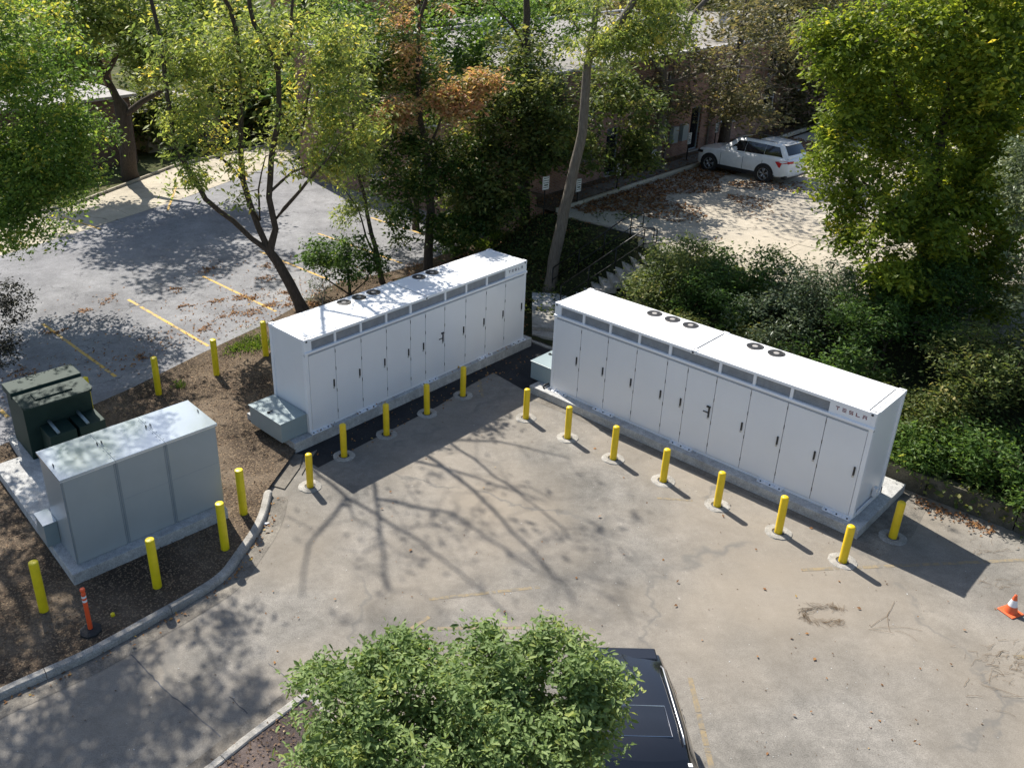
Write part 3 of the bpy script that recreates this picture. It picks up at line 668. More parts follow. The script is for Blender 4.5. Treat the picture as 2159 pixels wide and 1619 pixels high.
# ================================================================ cars
def interp(xs, ys, x):
    return float(np.interp(x, xs, ys))
def car(root, paint, *a_, **k_):
    curve = k_.pop('curve', .17); return _car(root, paint, curve, *a_, **k_)
def _car(root, paint, curve, L, Wd, H, hoodx, roof0, roof1, belt=1.12, wb=(.97, 3.79), black_roof=False, sunroof=None, rails=True, wheel_r=.375, rearbase=.12):
    hw = Wd / 2
    X = [0, .05, .18, .5, .9, hoodx, 2.2, 3.2, L - .7, L - .25, L - .06, L]
    HW = [.62, .78, .90, .965, .985, 1, 1, 1, .985, .95, .88, .80]
    ZB = [.30, .25, .22, .22, .24, .26, .26, .26, .26, .30, .34, .42]
    ZT = [.72, .86, .95, 1.01, 1.05, belt, belt + .02, belt + .04, belt + .06, belt + .05, belt - .02, belt - .12]
    prof = []
    for i, x in enumerate(X):
        h = hw * HW[i]; zb, zt = ZB[i], ZT[i]; zm = (zb + zt) / 2
        half = [(0, zb), (h * .82, zb), (h * .95, zb + .07), (h, zm - .05), (h * .995, zm + .14), (h * .955, zt - .05), (h * .88, zt), (h * .5, zt + .035), (0, zt + .045)]
        prof.append([(x, -y, z) for y, z in half] + [(x, y, z) for y, z in half[-2:0:-1]])
    v = [p for s in prof for p in s]; n = len(prof[0]); f = []
    for i in range(len(X) - 1):
        for j in range(n): j2 = (j + 1) % n; f.append((i * n + j, i * n + j2, (i + 1) * n + j2, (i + 1) * n + j))
    f.append(tuple(range(n))[::-1]); f.append(tuple((len(X) - 1) * n + j for j in range(n)))
    body = meshobj('body', v, f, paint, root, True)
    GX = [hoodx - .12, roof0, roof0 + .6, roof1 - .8, roof1, L - rearbase]
    RT = [belt + .02, H - .05, H, H - .02, H - .06, belt + .10]
    BT = [belt - .04, belt, belt + .01, belt + .03, belt + .04, belt + .03]
    HB = [hw * .80, hw * .93, hw * .935, hw * .93, hw * .88, hw * .80]
    HT = [hw * .74, hw * .68, hw * .72, hw * .72, hw * .69, hw * .76]
    def side(x, s, sg, off=0.0):
        yb, yt = interp(GX, HB, x), interp(GX, HT, x); zb, zt = interp(GX, BT, x), interp(GX, RT, x) - .05
        return (x, sg * (lerp(yb, yt, s) + off), lerp(zb, zt, s) + off * .3)
    def topz(x, y): return interp(GX, RT, x) + .03 * (1 - (y / hw) ** 2)
    v = []; f = []
    for x in GX:
        yb, yt, zb, zt = interp(GX, HB, x), interp(GX, HT, x), interp(GX, BT, x), interp(GX, RT, x)
        half = [(yb, zb), (lerp(yb, yt, .5) + .012, lerp(zb, zt - .05, .5)), (yt, zt - .05), (yt * .93, zt), (yt * .5, zt + .022), (0, zt + .03)]
        v += [(x, -y, z) for y, z in half] + [(x, y, z) for y, z in half[-2::-1]]
    n = 11
    for i in range(len(GX) - 1):
        for j in range(n - 1): f.append((i * n + j, i * n + j + 1, (i + 1) * n + j + 1, (i + 1) * n + j))
    f.append(tuple(range(n))[::-1]); f.append(tuple((len(GX) - 1) * n + j for j in range(n)))
    cabn = meshobj('cabin', v, f, paint, root, True)
    def patch(name, x00, x01, x10, x11, s0, s1, sg, mat, off=.006, nx=8, top=None):
        v = []; f = []
        for i in range(nx + 1):
            t = i / nx; xb = lerp(x00, x01, t); xt = lerp(x10, x11, t)
            for k in range(3):
                s = lerp(s0, s1, k / 2); v.append(side(lerp(xb, xt, k / 2), s, sg, off + .012 * (1 - abs(2 * s - 1))))
        for i in range(nx):
            for k in range(2):
                q = (i * 3 + k, (i + 1) * 3 + k, (i + 1) * 3 + k + 1, i * 3 + k + 1); f.append(q if sg < 0 else q[::-1])
        return meshobj(name, v, f, mat, root, True)
    for sg in (-1, 1):
        xs = [roof0 - .42, roof0 + .62, roof0 + 1.58, roof1 + .02]
        patch('side_window', xs[0], xs[1], roof0 + .12, xs[1], .12, .93, sg, 'glass_dark')
        patch('side_window', xs[1] + .012, xs[2], xs[1] + .012, xs[2], .12, .93, sg, 'glass_dark')
        patch('side_window', xs[2] + .012, xs[3] + .16, xs[2] + .012, xs[3] - .16, .14, .92, sg, 'glass_dark')
        for xx, nm in ((xs[0] - .10, 0), (xs[1] + .01, 1), (xs[2] + .01, 1)):
            o = MB().box(xx, xx + .012, sg * (hw + .0) - .006, sg * (hw + .0) + .004, .42, belt - .12).build('door_seam', 'seam', root)
        for xx in (xs[1] - .16, xs[2] - .14): MB().box(xx - .09, xx + .09, min(sg * hw * .985, sg * (hw * .985 + .03)), max(sg * hw * .985, sg * (hw * .985 + .03)), belt - .20, belt - .165, .008).build('door_handle', paint if isinstance(paint, str) else 'chrome', root)
        mi = MB().box(xs[0] - .02, xs[0] + .14, min(sg * (hw - .06), sg * (hw + .16)), max(sg * (hw - .06), sg * (hw + .16)), belt + .02, belt + .17, .03).build('mirror', paint, root)
        MB().box(.9, L - .6, min(sg * (hw * .93), sg * (hw + .006)), max(sg * (hw * .93), sg * (hw + .006)), .23, .40, .02).build('side_skirt', 'black_plastic', root)
        for k, wx in enumerate(wb):
            y = sg * (hw + .004)
            MB().lathe([(wheel_r + .085, -.02), (wheel_r + .085, 0)], (wx, y if sg > 0 else y + .02, wheel_r + .015), 28, 'y').build('wheel_arch', 'black_plastic', root)
            y = sg * (hw - .20)
            wpr = [(wheel_r * .62, 0), (wheel_r * .97, .01), (wheel_r, .05), (wheel_r, .18), (wheel_r * .95, .222), (wheel_r * .70, .225), (wheel_r * .69, .20)]
            if sg < 0: wpr = [(r_, -h_) for r_, h_ in wpr]
            wh = empty('wheel', (wx, y, wheel_r), 0); wh.parent = root
            ty = MB().lathe(wpr, n=28, axis='y').build('tyre', 'rubber', wh, True)
            rim = MB()
            for q in range(5):
                for dq in (-.16, .16):
                    a = q * 2 * math.pi / 5 + dq + k * .3
                    rim.tube([(.05 * math.cos(a), sg * .205, .05 * math.sin(a)), (wheel_r * .68 * math.cos(a), sg * .212, wheel_r * .68 * math.sin(a))], .017, 5)
            rim.lathe([(.06, sg * .19), (.05, sg * .218)], n=12, axis='y')
            ring = [(wheel_r * .69 * math.cos(t * math.pi / 12), sg * .212, wheel_r * .69 * math.sin(t * math.pi / 12)) for t in range(25)]; rim.tube(ring, .014, 5)
            rim.build('rim', 'steel', wh, True)
        pts = [(L - .62, belt - .10), (L - .10, belt - .02), (L + .0, belt - .05), (L - .02, belt - .12), (L - .26, belt - .17), (L - .32, belt - .34), (L - .40, belt - .33)]
        vv = [(a, sg * (hw * interp(X, HW, a) * .99 + .012), z) for a, z in pts]; m_ = meshobj('tail_light', vv, [tuple(range(len(vv)))] if sg < 0 else [tuple(range(len(vv)))[::-1]], 'tail_red', root)
        MB().box(L - .10, L + .004, min(sg * hw * .52, sg * hw * .84), max(sg * hw * .52, sg * hw * .84), belt - .15, belt - .05, .01).build('tail_light', 'tail_red', root)
        MB().box(.06, .42, min(sg * hw * .62, sg * hw * .935), max(sg * hw * .62, sg * hw * .935), .78, .90, .02).build('headlight', 'glass_dark', root)
        if rails: MB().tube([(roof0 + .25, sg * hw * .62, H + .005), (roof0 + .35, sg * hw * .625, H + .045), (roof1 - .45, sg * hw * .62, H + .03), (roof1 - .35, sg * hw * .61, H - .01)], .014).build('roof_rail', 'black_plastic' if paint == 'car_white' else 'steel', root, True)
    def across(name, x0, x1, yb, yt, mat, off):
        v = []; f = []
        for i in range(6):
            t = i / 5; x = lerp(x0, x1, t); w = lerp(yb, yt, t)
            for k in range(7): y = -w + 2 * w * k / 6; v.append((x, y, topz(x, y) + off - .008))
        for i in range(5):
            for k in range(6): f.append((i * 7 + k, (i + 1) * 7 + k, (i + 1) * 7 + k + 1, i * 7 + k + 1))
        return meshobj(name, v, f, mat, root, True)
    across('windshield', hoodx + .02, roof0 - .03, hw * .74, hw * .62, 'glass_dark', .012)
    across('rear_window', roof1 + .03, L - rearbase - .05, hw * .60, hw * .70, 'glass_dark', .014)
    MB().box(roof1 - .16, roof1 + .12, -hw * .60, hw * .60, H - .065, H - .025, .018).build('spoiler', paint, root)
    if sunroof:
        across('sunroof', sunroof[0], sunroof[1], hw * .46, hw * .46, 'glass_dark', .010)
        fr = [(sunroof[0], -hw * .47), (sunroof[1], -hw * .47), (sunroof[1], hw * .47), (sunroof[0], hw * .47), (sunroof[0], -hw * .47)]
        MB().tube([(a, b, topz(a, b) + .006) for a, b in fr], .007, 5).build('sunroof_trim', 'chrome' if paint == 'car_black' else 'seam', root)
    soften = True
    MB().box(L - .02, L + .006, -.26, .26, belt - .30, belt - .15).build('license_plate', 'reflective', root)
    MB().box(L - .30, L - .02, -hw * .86, hw * .86, .24, .42, .03).build('rear_valance', 'black_plastic', root)
    MB().box(-.005, .10, -hw * .5, hw * .5, .52, .74, .02).build('front_grille', 'black_plastic', root)
    for ch in root.children:                      # plan-view curvature of nose, tail and glass
        if ch.type != 'MESH' or ch.name.startswith(('wheel', 'license', 'front_grille')): continue
        for vt in ch.data.vertices:
            q = (vt.co.y / hw) ** 2
            if vt.co.x > L - 1.0: vt.co.x -= curve * q * (vt.co.x - (L - 1.0))
            if vt.co.x < 1.0: vt.co.x += .22 * q * (1.0 - vt.co.x)
            if vt.co.z > belt + .02: vt.co.x += (.16 * q if vt.co.x < roof0 + .2 else 0)
        if ch.name.startswith(('body', 'cabin')):
            bv = ch.modifiers.new('edges', 'BEVEL'); bv.width = .07 if paint == 'car_black' else .045; bv.segments = 3; bv.limit_method = 'ANGLE'; bv.angle_limit = math.radians(28)
    return root
su = empty('parked_car', (14.63, 42.27, ZU + .008), -.9165, 'white sport utility vehicle parked nose in at the upper lot curb', 'car', 'parked cars')
car(su, 'car_white', 4.94, 2.0, 1.73, 1.35, 2.05, 4.42, 1.10, sunroof=(2.35, 3.1))
bk = empty('parked_car', (3.34, 7.05, .004), math.radians(87.0), 'black sport utility vehicle at the bottom edge, half under the foreground tree', 'car', 'parked cars')
car(bk, 'car_black', 4.65, 1.95, 1.69, 1.25, 2.0, 4.18, 1.08, wb=(.9, 3.6), sunroof=(2.38, 2.95), curve=.34)
MB().box(1.93, 1.99, -.66, -.60, 1.612, 1.62).build('window_sticker', 'sign_white', bk)
# street cars far away
def simple_car(loc, rz, paint, label):
    r = empty('parked_car', loc, rz, label, 'car', 'cars far away on the street')
    car(r, paint, 4.6, 1.82, 1.5, 1.3, 2.0, 3.6, 1.0, wb=(.9, 3.5), rails=False, rearbase=.35); return r
simple_car(FA(46, 31, .24), 1.3, 'red_car', 'dark red car glimpsed through the leaves beyond the lower lot')
simple_car(FA(55, -3.4, ZU + .03), AT + math.pi / 2, 'car_white', 'pale car on the far street behind the right trees')

# ================================================================ brick building and its neighbours
def wallquad(m, uvs, p0, p1, z0, z1):
    k = len(m.v); m.v += [(p0.x, p0.y, z0), (p1.x, p1.y, z0), (p1.x, p1.y, z1), (p0.x, p0.y, z1)]; m.f.append((k, k + 1, k + 2, k + 3))
    L_ = (p1 - p0).length; uvs += [(0, z0), (L_, z0), (L_, z1), (0, z1)]
def uvmesh(m, uvs, name, mat, parent):
    o = m.build(name, mat, parent); uv = o.data.uv_layers.new(name='UVMap')
    uv.data.foreach_set('uv', [c for q in uvs for c in q]); return o
def wall_with_holes(name, p0, p1, z0, z1, holes, mat, parent, thick=.25):
    """brick wall from p0 to p1, outward side to the right of p0->p1; holes: (s0, s1, h0, h1)"""
    d = (p1 - p0); L_ = d.length; d.normalize(); nrm = Vector((d.y, -d.x, 0)); m = MB(); uvs = []
    xs = sorted({0, L_} | {h[0] for h in holes} | {h[1] for h in holes}); zs = sorted({z0, z1} | {h[2] for h in holes} | {h[3] for h in holes})
    for i in range(len(xs) - 1):
        for j in range(len(zs) - 1):
            cx_, cz = (xs[i] + xs[i + 1]) / 2, (zs[j] + zs[j + 1]) / 2
            if any(h[0] < cx_ < h[1] and h[2] < cz < h[3] for h in holes): continue
            k = len(m.v); a, b = p0 + d * xs[i], p0 + d * xs[i + 1]
            m.v += [(a.x, a.y, zs[j]), (b.x, b.y, zs[j]), (b.x, b.y, zs[j + 1]), (a.x, a.y, zs[j + 1])]; m.f.append((k, k + 1, k + 2, k + 3))
            uvs += [(xs[i], zs[j]), (xs[i + 1], zs[j]), (xs[i + 1], zs[j + 1]), (xs[i], zs[j + 1])]
    for s0, s1, h0, h1 in holes:
        a, b = p0 + d * s0, p0 + d * s1; ai, bi = a - nrm * thick, b - nrm * thick
        for q in (((a, h0), (ai, h0), (ai, h1), (a, h1)), ((bi, h0), (b, h0), (b, h1), (bi, h1)), ((a, h0), (b, h0), (bi, h0), (ai, h0)), ((ai, h1), (bi, h1), (b, h1), (a, h1))):
            k = len(m.v); m.v += [(w.x, w.y, z) for w, z in q]; m.f.append((k, k + 1, k + 2, k + 3)); uvs += [(0, 0), (thick, 0), (thick, 1), (0, 1)]
    return uvmesh(m, uvs, name, mat, parent)
def window(parent, p0, p1, s0, s1, h0, h1, rec=.16, mat='glass_dark', bars=True, frame='white_paint', nm='window'):
    d = (p1 - p0).normalized(); nrm = Vector((d.y, -d.x, 0)); o = p0 - nrm * rec
    rz = math.atan2(d.y, d.x); w = empty(nm, (o.x, o.y, 0), rz); w.parent = parent
    MB().box(s0, s1, -.01, .03, h0, h1).build('pane', mat, w)
    f = MB().box(s0, s0 + .07, -.05, -.01, h0, h1).box(s1 - .07, s1, -.05, -.01, h0, h1).box(s0 + .07, s1 - .07, -.05, -.01, h0, h0 + .07).box(s0 + .07, s1 - .07, -.05, -.01, h1 - .07, h1)
    if bars: f.box(s0 + .07, s1 - .07, -.045, -.01, (h0 + h1) / 2 - .03, (h0 + h1) / 2 + .03)
    f.build('frame', frame, w)
    MB().box(s0 - .05, s1 + .05, -.24, -.05, h0 - .09, h0 - .003).build('sill', 'concrete', w)
    return w
bb = empty('brick_building', (0, 0, 0), 0, 'low flat roofed brick building behind the trees at the upper lot curb', 'building')
p0, p1 = FA(17.4, 6.0), FA(60, 6.0)
Rh = [(4.2, 5.2, 2.6, 4.75), (8.0, 9.3, 3.6, 5.0), (11.4, 12.4, 2.6, 4.8), (14.5, 15.9, 3.6, 5.0), (19, 20.4, 3.6, 5.0), (23, 24.4, 3.6, 5.0), (27, 28.4, 3.6, 5.0), (31, 32.4, 3.6, 5.0), (2.0, 3.2, 5.5, 6.6), (8.0, 9.3, 5.6, 6.8), (14.5, 15.9, 5.6, 6.8), (19, 20.4, 5.6, 6.8), (23, 24.4, 5.6, 6.8), (27, 28.4, 5.6, 6.8)]
wall_with_holes('wall', p0, p1, 0, 7.55, Rh, 'brick_red', bb)
for i, h in enumerate(Rh): window(bb, p0, p1, *h, mat='glass_dark', bars=i not in (0, 2), frame='cab_trim' if i in (0, 2) else 'white_paint', nm='door' if i in (0, 2) else 'window')
q0, q1 = FA(17.4, 24.0), FA(17.4, 6.0)
Lh = [(2, 3.4, 1.3, 2.8), (6, 7.4, 1.3, 2.8), (10, 11.4, 1.3, 2.8), (14, 15.2, 1.3, 2.8), (2, 3.4, 4.5, 6.0), (6, 7.4, 4.5, 6.0), (10, 11.4, 4.5, 6.0), (14, 15.2, 4.5, 6.0)]
wall_with_holes('wall', q0, q1, 0, 7.55, Lh, 'brick_red', bb)
for h in Lh: window(bb, q0, q1, *h)
MB().quadpts([FA(17.5, 6.1, 7.35), FA(60, 6.1, 7.35), FA(60, 24, 7.35), FA(17.5, 24, 7.35)], .2).build('roof', 'roof_membrane', bb)
for a0, a1, b0, b1 in ((17.36, 60, 5.96, 6.22), (17.36, 17.62, 6.22, 24), (17.62, 60, 23.7, 24)): MB().quadpts([FA(a0, b0, 7.62), FA(a1, b0, 7.62), FA(a1, b1, 7.62), FA(a0, b1, 7.62)], .10).build('parapet_cap', 'roof_pale', bb)
for a, b, sx, sy, h, mt in ((24, 14, 1.4, 1.0, .8, 'vent_white'), (28.5, 19, 2.2, 1.4, 1.0, 'vent_white'), (33, 11, .6, .6, .6, 'steel'), (38, 15, 2.5, 2.0, 1.1, 'vent_white'), (21.5, 20.5, 2.6, 1.2, .5, 'roof_pale'), (44, 12, 1.5, 1.5, .8, 'roof_pale')):
    MB().quadpts([FA(a, b, 7.35 + h), FA(a + sx, b, 7.35 + h), FA(a + sx, b + sy, 7.35 + h), FA(a, b + sy, 7.35 + h)], h).build('roof_vent', mt, bb)
dp = FA(26.5, 5.9); MB().tube([(dp.x, dp.y, 2.6), (dp.x, dp.y, 7.2)], .055, 8).build('downpipe', 'old_concrete', bb)
dp = FA(30.5, 5.9); MB().tube([(dp.x, dp.y, 2.6), (dp.x, dp.y, 7.2)], .055, 8).build('downpipe', 'old_concrete', bb)
for a in (26.9, 27.8): MB().quadpts([FA(a, 5.78, 4.1), FA(a + .5, 5.78, 4.1), FA(a + .5, 5.98, 4.1), FA(a, 5.98, 4.1)], .8).build('meter_box', 'box_grey', bb)
MB().quadpts([FA(19.3, 5.93, 4.0), FA(21.0, 5.93, 4.0), FA(21.0, 5.98, 4.0), FA(19.3, 5.98, 4.0)], .5).build('wall_plate', 'brick_dark' if False else 'old_concrete', bb)
tm = empty('timber_bench', (0, 0, 0), 0, 'weathered dark timber steps against the brick wall behind the parking signs', 'bench')
for k in range(3): MB().quadpts([FA(22.2, 5.2 + .25 * k, 2.85 + .22 * k), FA(24.2, 5.2 + .25 * k, 2.85 + .22 * k), FA(24.2, 5.4 + .25 * k, 2.85 + .22 * k), FA(22.2, 5.4 + .25 * k, 2.85 + .22 * k)], .06).build('plank', 'bark_grey', tm)
for a in (22.3, 24.05): MB().quadpts([FA(a, 5.22, 2.79), FA(a + .08, 5.22, 2.79), FA(a + .08, 5.9, 2.79), FA(a, 5.9, 2.79)], .27).build('leg', 'bark_dark', tm)
def house(name, label, a0, a1, b0, b1, z0, z1, wallm, roofm, pitch=0, holes=True, cat='house'):
    h = empty(name, (0, 0, 0), 0, label, cat, 'houses beyond the trees')
    c = [FA(a0, b0), FA(a1, b0), FA(a1, b1), FA(a0, b1)]
    for i in range(4):
        w0, w1 = c[i], c[(i + 1) % 4]; L_ = (w1 - w0).length; hs = []
        if holes and i in (0, 3):
            n = max(1, int(L_ // 3.4))
            for k in range(n):
                s = (k + .5) * L_ / n
                zz = z0 + 1.1
                while zz + 1.2 < z1: hs.append((s - .5, s + .5, zz, zz + 1.2)); zz += 2.9
        wall_with_holes('wall', w0, w1, z0 - .3, z1, hs, wallm, h)
        for q in hs: window(h, w0, w1, *q)
    e = .35; r = [FA(a0 - e, b0 - e), FA(a1 + e, b0 - e), FA(a1 + e, b1 + e), FA(a0 - e, b1 + e)]
    if pitch:
        m0, m1 = FA(a0 - e, (b0 + b1) / 2), FA(a1 + e, (b0 + b1) / 2)
        vs = [(*p[:2], z1) for p in r] + [(*m0[:2], z1 + pitch), (*m1[:2], z1 + pitch)] + [(*p[:2], z1 - .15) for p in r]
        meshobj('roof', vs, [(0, 1, 5, 4), (2, 3, 4, 5), (0, 4, 3), (1, 2, 5), (6, 9, 8, 7), (0, 6, 7, 1), (1, 7, 8, 2), (2, 8, 9, 3), (3, 9, 6, 0)], roofm, h)
    else: MB().quadpts([(*p[:2], z1 + .12) for p in r], .16).build('roof', roofm, h)
    return h
house('brick_house', 'dark brick house with a pale flat roof behind the left dark tree', -1.0, 12.2, 34.0, 43, .2, 4.3, 'brick_dark', 'shingle_grey', 0, False)
house('garage', 'small stucco garage with a grey roof between the left tree trunks', 14.0, 19.5, 36.0, 41, .2, 2.9, 'lot_concrete', 'shingle_grey', .0, False)
house('apartment_building', 'orange brick apartment block at the top edge of the picture', 38, 62, 44, 56, .2, 8.2, 'brick_orange', 'roof_pale', 0)
house('brick_house', 'low red brick block beyond the flat roofed building', 42, 58, 27, 38, .2, 6.4, 'brick_red', 'roof_membrane', 0)
house('brick_house', 'pale roofed house far behind the middle trees', 62, 80, 16, 32, 2.3, 7.5, 'brick_orange', 'roof_pale', 0)
house('brick_house', 'brick house at the top right corner behind the bright trees', 66, 80, -44, -30, 2.3, 8.2, 'brick_orange', 'roof_pale', 2.2)
house('brick_house', 'brick house across the far street', 68, 84, -16, 2, 2.3, 7.2, 'brick_red', 'shingle_grey', 2.4)
house('brick_house', 'brick house at the far left beyond the lawn', 5, 24, 62, 76, .2, 6.0, 'brick_orange', 'shingle_grey', 2.2)
# parking signs on posts along the curb
def sign(base, top, bot, w, label):
    b = at(*base, ZU + .05); zt = aty(top[0], top[1], b.y).z; zb = aty(bot[0], bot[1], b.y).z
    s = empty('parking_sign', b, AT - .15, label, 'sign', 'white parking signs on posts along the brick building')
    MB().tube([(0, 0, 0), (0, 0, zt - b.z)], .03, 6).build('post', 'iron', s)
    h0, h1 = zb - b.z, zt - b.z; MB().box(-w / 2, w / 2, -.05, -.03, h0, h1, .004).build('plate', 'sign_white', s)
    r = random.Random(int(base[0])); t = MB(); hh = (h1 - h0)
    for k in range(5):
        z = h0 + hh * (.14 + .17 * k); x = -w * .36
        if k == 1: t.box(-w * .3, w * .3, -.054, -.0505, z - .01, z + hh * .10); continue
        while x < w * .32: q = r.uniform(.03, .07) * w / .3; t.box(x, min(x + q, w * .38), -.054, -.0505, z, z + hh * .075); x += q + .014
    t.build('lettering', 'sign_ink', s)
    fr = MB()
    for x0, x1, z0, z1 in ((-w * .46, w * .46, h0 + .01, h0 + .022), (-w * .46, w * .46, h1 - .022, h1 - .01), (-w * .46, -w * .43, h0 + .022, h1 - .022), (w * .43, w * .46, h0 + .022, h1 - .022)): fr.box(x0, x1, -.0535, -.0505, z0, z1)
    fr.build('border', 'sign_ink', s)
    return s
sign((1146, 452), (1149, 372), (1149, 400), .34, 'white parking sign nearest the pale trunk, turned towards the lower lot')
sign((1216, 430), (1218, 377), (1217, 404), .28, 'white parking sign just right of the pale leaning trunk')
sign((1300, 398), (1302, 344), (1302, 370), .28, 'white parking sign in front of the timber steps')
sign((1373, 363), (1376, 316), (1374, 334), .28, 'white parking sign half covered by the dark tree\'s leaves')
sign((1447, 338), (1450, 280), (1449, 304), .26, 'white parking sign left of the white vehicle\'s nose')
sign((1505, 312), (1501, 259), (1500, 280), .24, 'white parking sign behind the white vehicle\'s hood')
# ================================================================ vegetation
from mathutils import noise as mnoise
def leafmesh(name, C, size, mat, parent, rng, tint, aspect=.5, droop=.35, up=.8, sv=.38, rich=False, base=None):
    """one mesh of folded leaves at the points C (N,3)"""
    n = len(C); az = rng.uniform(0, 2 * np.pi, n); tz = rng.normal(-droop, .38, n)
    t = np.stack([np.cos(az), np.sin(az), tz], 1); t /= np.linalg.norm(t, axis=1)[:, None]
    nn = rng.normal(0, .55, (n, 3)); nn[:, 2] += up; s = np.cross(nn, t); s /= np.linalg.norm(s, axis=1)[:, None] + 1e-9; nn = np.cross(t, s)
    L = size * np.clip(rng.normal(1, sv, n), .45, 1.8); w = L * aspect * .5
    L = L[:, None]; w = w[:, None]
    if rich:
        V = np.stack([C, C + t * L * .33 + s * w * .85 + nn * w * .30, C + t * L * .70 + s * w * .80 + nn * w * .18, C + t * L - nn * w * .25, C + t * L * .70 - s * w * .80 + nn * w * .18, C + t * L * .33 - s * w * .85 + nn * w * .30], 1)
        k = np.arange(n)[:, None] * 6; F = np.concatenate([k + np.array([[0, 3, 2]]), k + np.array([[0, 2, 1]]), k + np.array([[0, 5, 4]]), k + np.array([[0, 4, 3]])], 1).reshape(-1, 3); per = 4; nv = 6
    else:
        V = np.stack([C, C + t * L * .45 + s * w + nn * w * .3, C + t * L, C + t * L * .45 - s * w + nn * w * .3], 1)
        k = np.arange(n)[:, None] * 4; F = np.concatenate([k + np.array([[0, 2, 1]]), k + np.array([[0, 3, 2]])], 1).reshape(-1, 3); per = 2; nv = 4
    me = bpy.data.meshes.new(name); me.vertices.add(n * nv); me.vertices.foreach_set('co', V.reshape(-1).astype(np.float32))
    nf = len(F); me.loops.add(nf * 3); me.polygons.add(nf); me.loops.foreach_set('vertex_index', F.reshape(-1).astype(np.int32))
    me.polygons.foreach_set('loop_start', np.arange(nf, dtype=np.int32) * 3); me.polygons.foreach_set('loop_total', np.full(nf, 3, np.int32))
    a = me.attributes.new('tint', 'FLOAT', 'FACE'); a.data.foreach_set('value', np.repeat(np.clip(tint, 0, 1), per).astype(np.float32))
    me.update(calc_edges=True); me.materials.append(M[mat])
    o = bpy.data.objects.new(name, me); col.objects.link(o)
    if parent: o.parent = parent
    o['kind'] = 'stuff'
    return o
def crown_targets(ells, n, rng, hollow=2.0, carve=.0, cs=.45, seed=0.0):
    out = []; wts = np.array([e[2] if len(e) > 2 else 1.0 for e in ells]); wts = wts / wts.sum()
    tries = 0
    while len(out) < n and tries < n * 30:
        tries += 1
        e = ells[rng.choice(len(ells), p=wts)]; d = rng.normal(0, 1, 3); d /= np.linalg.norm(d)
        r = rng.uniform(0, 1) ** (1 / hollow); p = np.array(e[0]) + d * r * np.array(e[1])
        if carve > -1 and mnoise.noise(Vector((p[0] * cs + seed, p[1] * cs, p[2] * cs))) < carve: continue
        out.append(p)
    return np.array(out)
def grow(polys, targets, rng, step=.45, sag=.08, tip=.006, power=.44, rmax=None):
    nodes = []; par = []; fixed = []
    for pi_, (pts, r0, r1) in enumerate(polys):
        pts = [np.array(p, float) for p in pts]
        if pi_ == 0: last = -1; start = 0
        else:
            d = [np.linalg.norm(q - pts[0]) for q in nodes]; last = int(np.argmin(d)); start = 1 if d[last] < .15 else 0
        tot = sum(np.linalg.norm(pts[i + 1] - pts[i]) for i in range(len(pts) - 1)) or 1; acc = 0
        for i, p in enumerate(pts):
            if i == 0 and start == 1: continue
            if i > 0:
                q0 = pts[i - 1]; dd = np.linalg.norm(p - q0); m = max(1, int(dd / .5))
                for k in range(1, m + 1):
                    q = q0 + (p - q0) * k / m; jit = rng.normal(0, .018, 3) if k < m else 0
                    rr = r0 + (r1 - r0) * (acc + dd * k / m) / tot
                    nodes.append(q + jit); par.append(last); fixed.append(rr); last = len(nodes) - 1
                acc += dd
            else: nodes.append(p); par.append(last); fixed.append(r0); last = len(nodes) - 1
    ntr = len(nodes)
    if len(targets):
        base = np.array(nodes)
        order = np.argsort([np.min(np.linalg.norm(base - t, axis=1)) for t in targets])
        depth = [0.0] * ntr
        for ti in order:
            t = targets[ti]; A = np.array(nodes); d = np.linalg.norm(A - t, axis=1); cost = d + .25 * np.array(depth) + np.maximum(0, A[:, 2] - t[2]) * .35
            j = int(np.argmin(cost)); q0 = A[j]; dd = d[j]
            if dd < .05: continue
            m = max(1, int(dd / step)); perp = rng.normal(0, .10 * dd, 3)
            last = j
            for k in range(1, m + 1):
                u = k / m; q = q0 + (t - q0) * u + perp * math.sin(math.pi * u) * .7 + np.array([0, 0, sag * dd * math.sin(math.pi * u)]) + rng.normal(0, .02, 3)
                nodes.append(q); par.append(last); fixed.append(None); depth.append(depth[last] + dd / m); last = len(nodes) - 1
    n = len(nodes); cnt = np.zeros(n); kids = [[] for _ in range(n)]
    for i in range(n):
        if par[i] >= 0: kids[par[i]].append(i)
    for i in range(n - 1, -1, -1):
        if not kids[i]: cnt[i] = 1
        if par[i] >= 0: cnt[par[i]] += cnt[i]
    rad = tip * cnt ** power
    for i in range(n):
        if fixed[i] is not None: rad[i] = fixed[i]
        elif par[i] >= 0: rad[i] = min(rad[i], rad[par[i]] * .8)
    return nodes, par, kids, rad, cnt, ntr
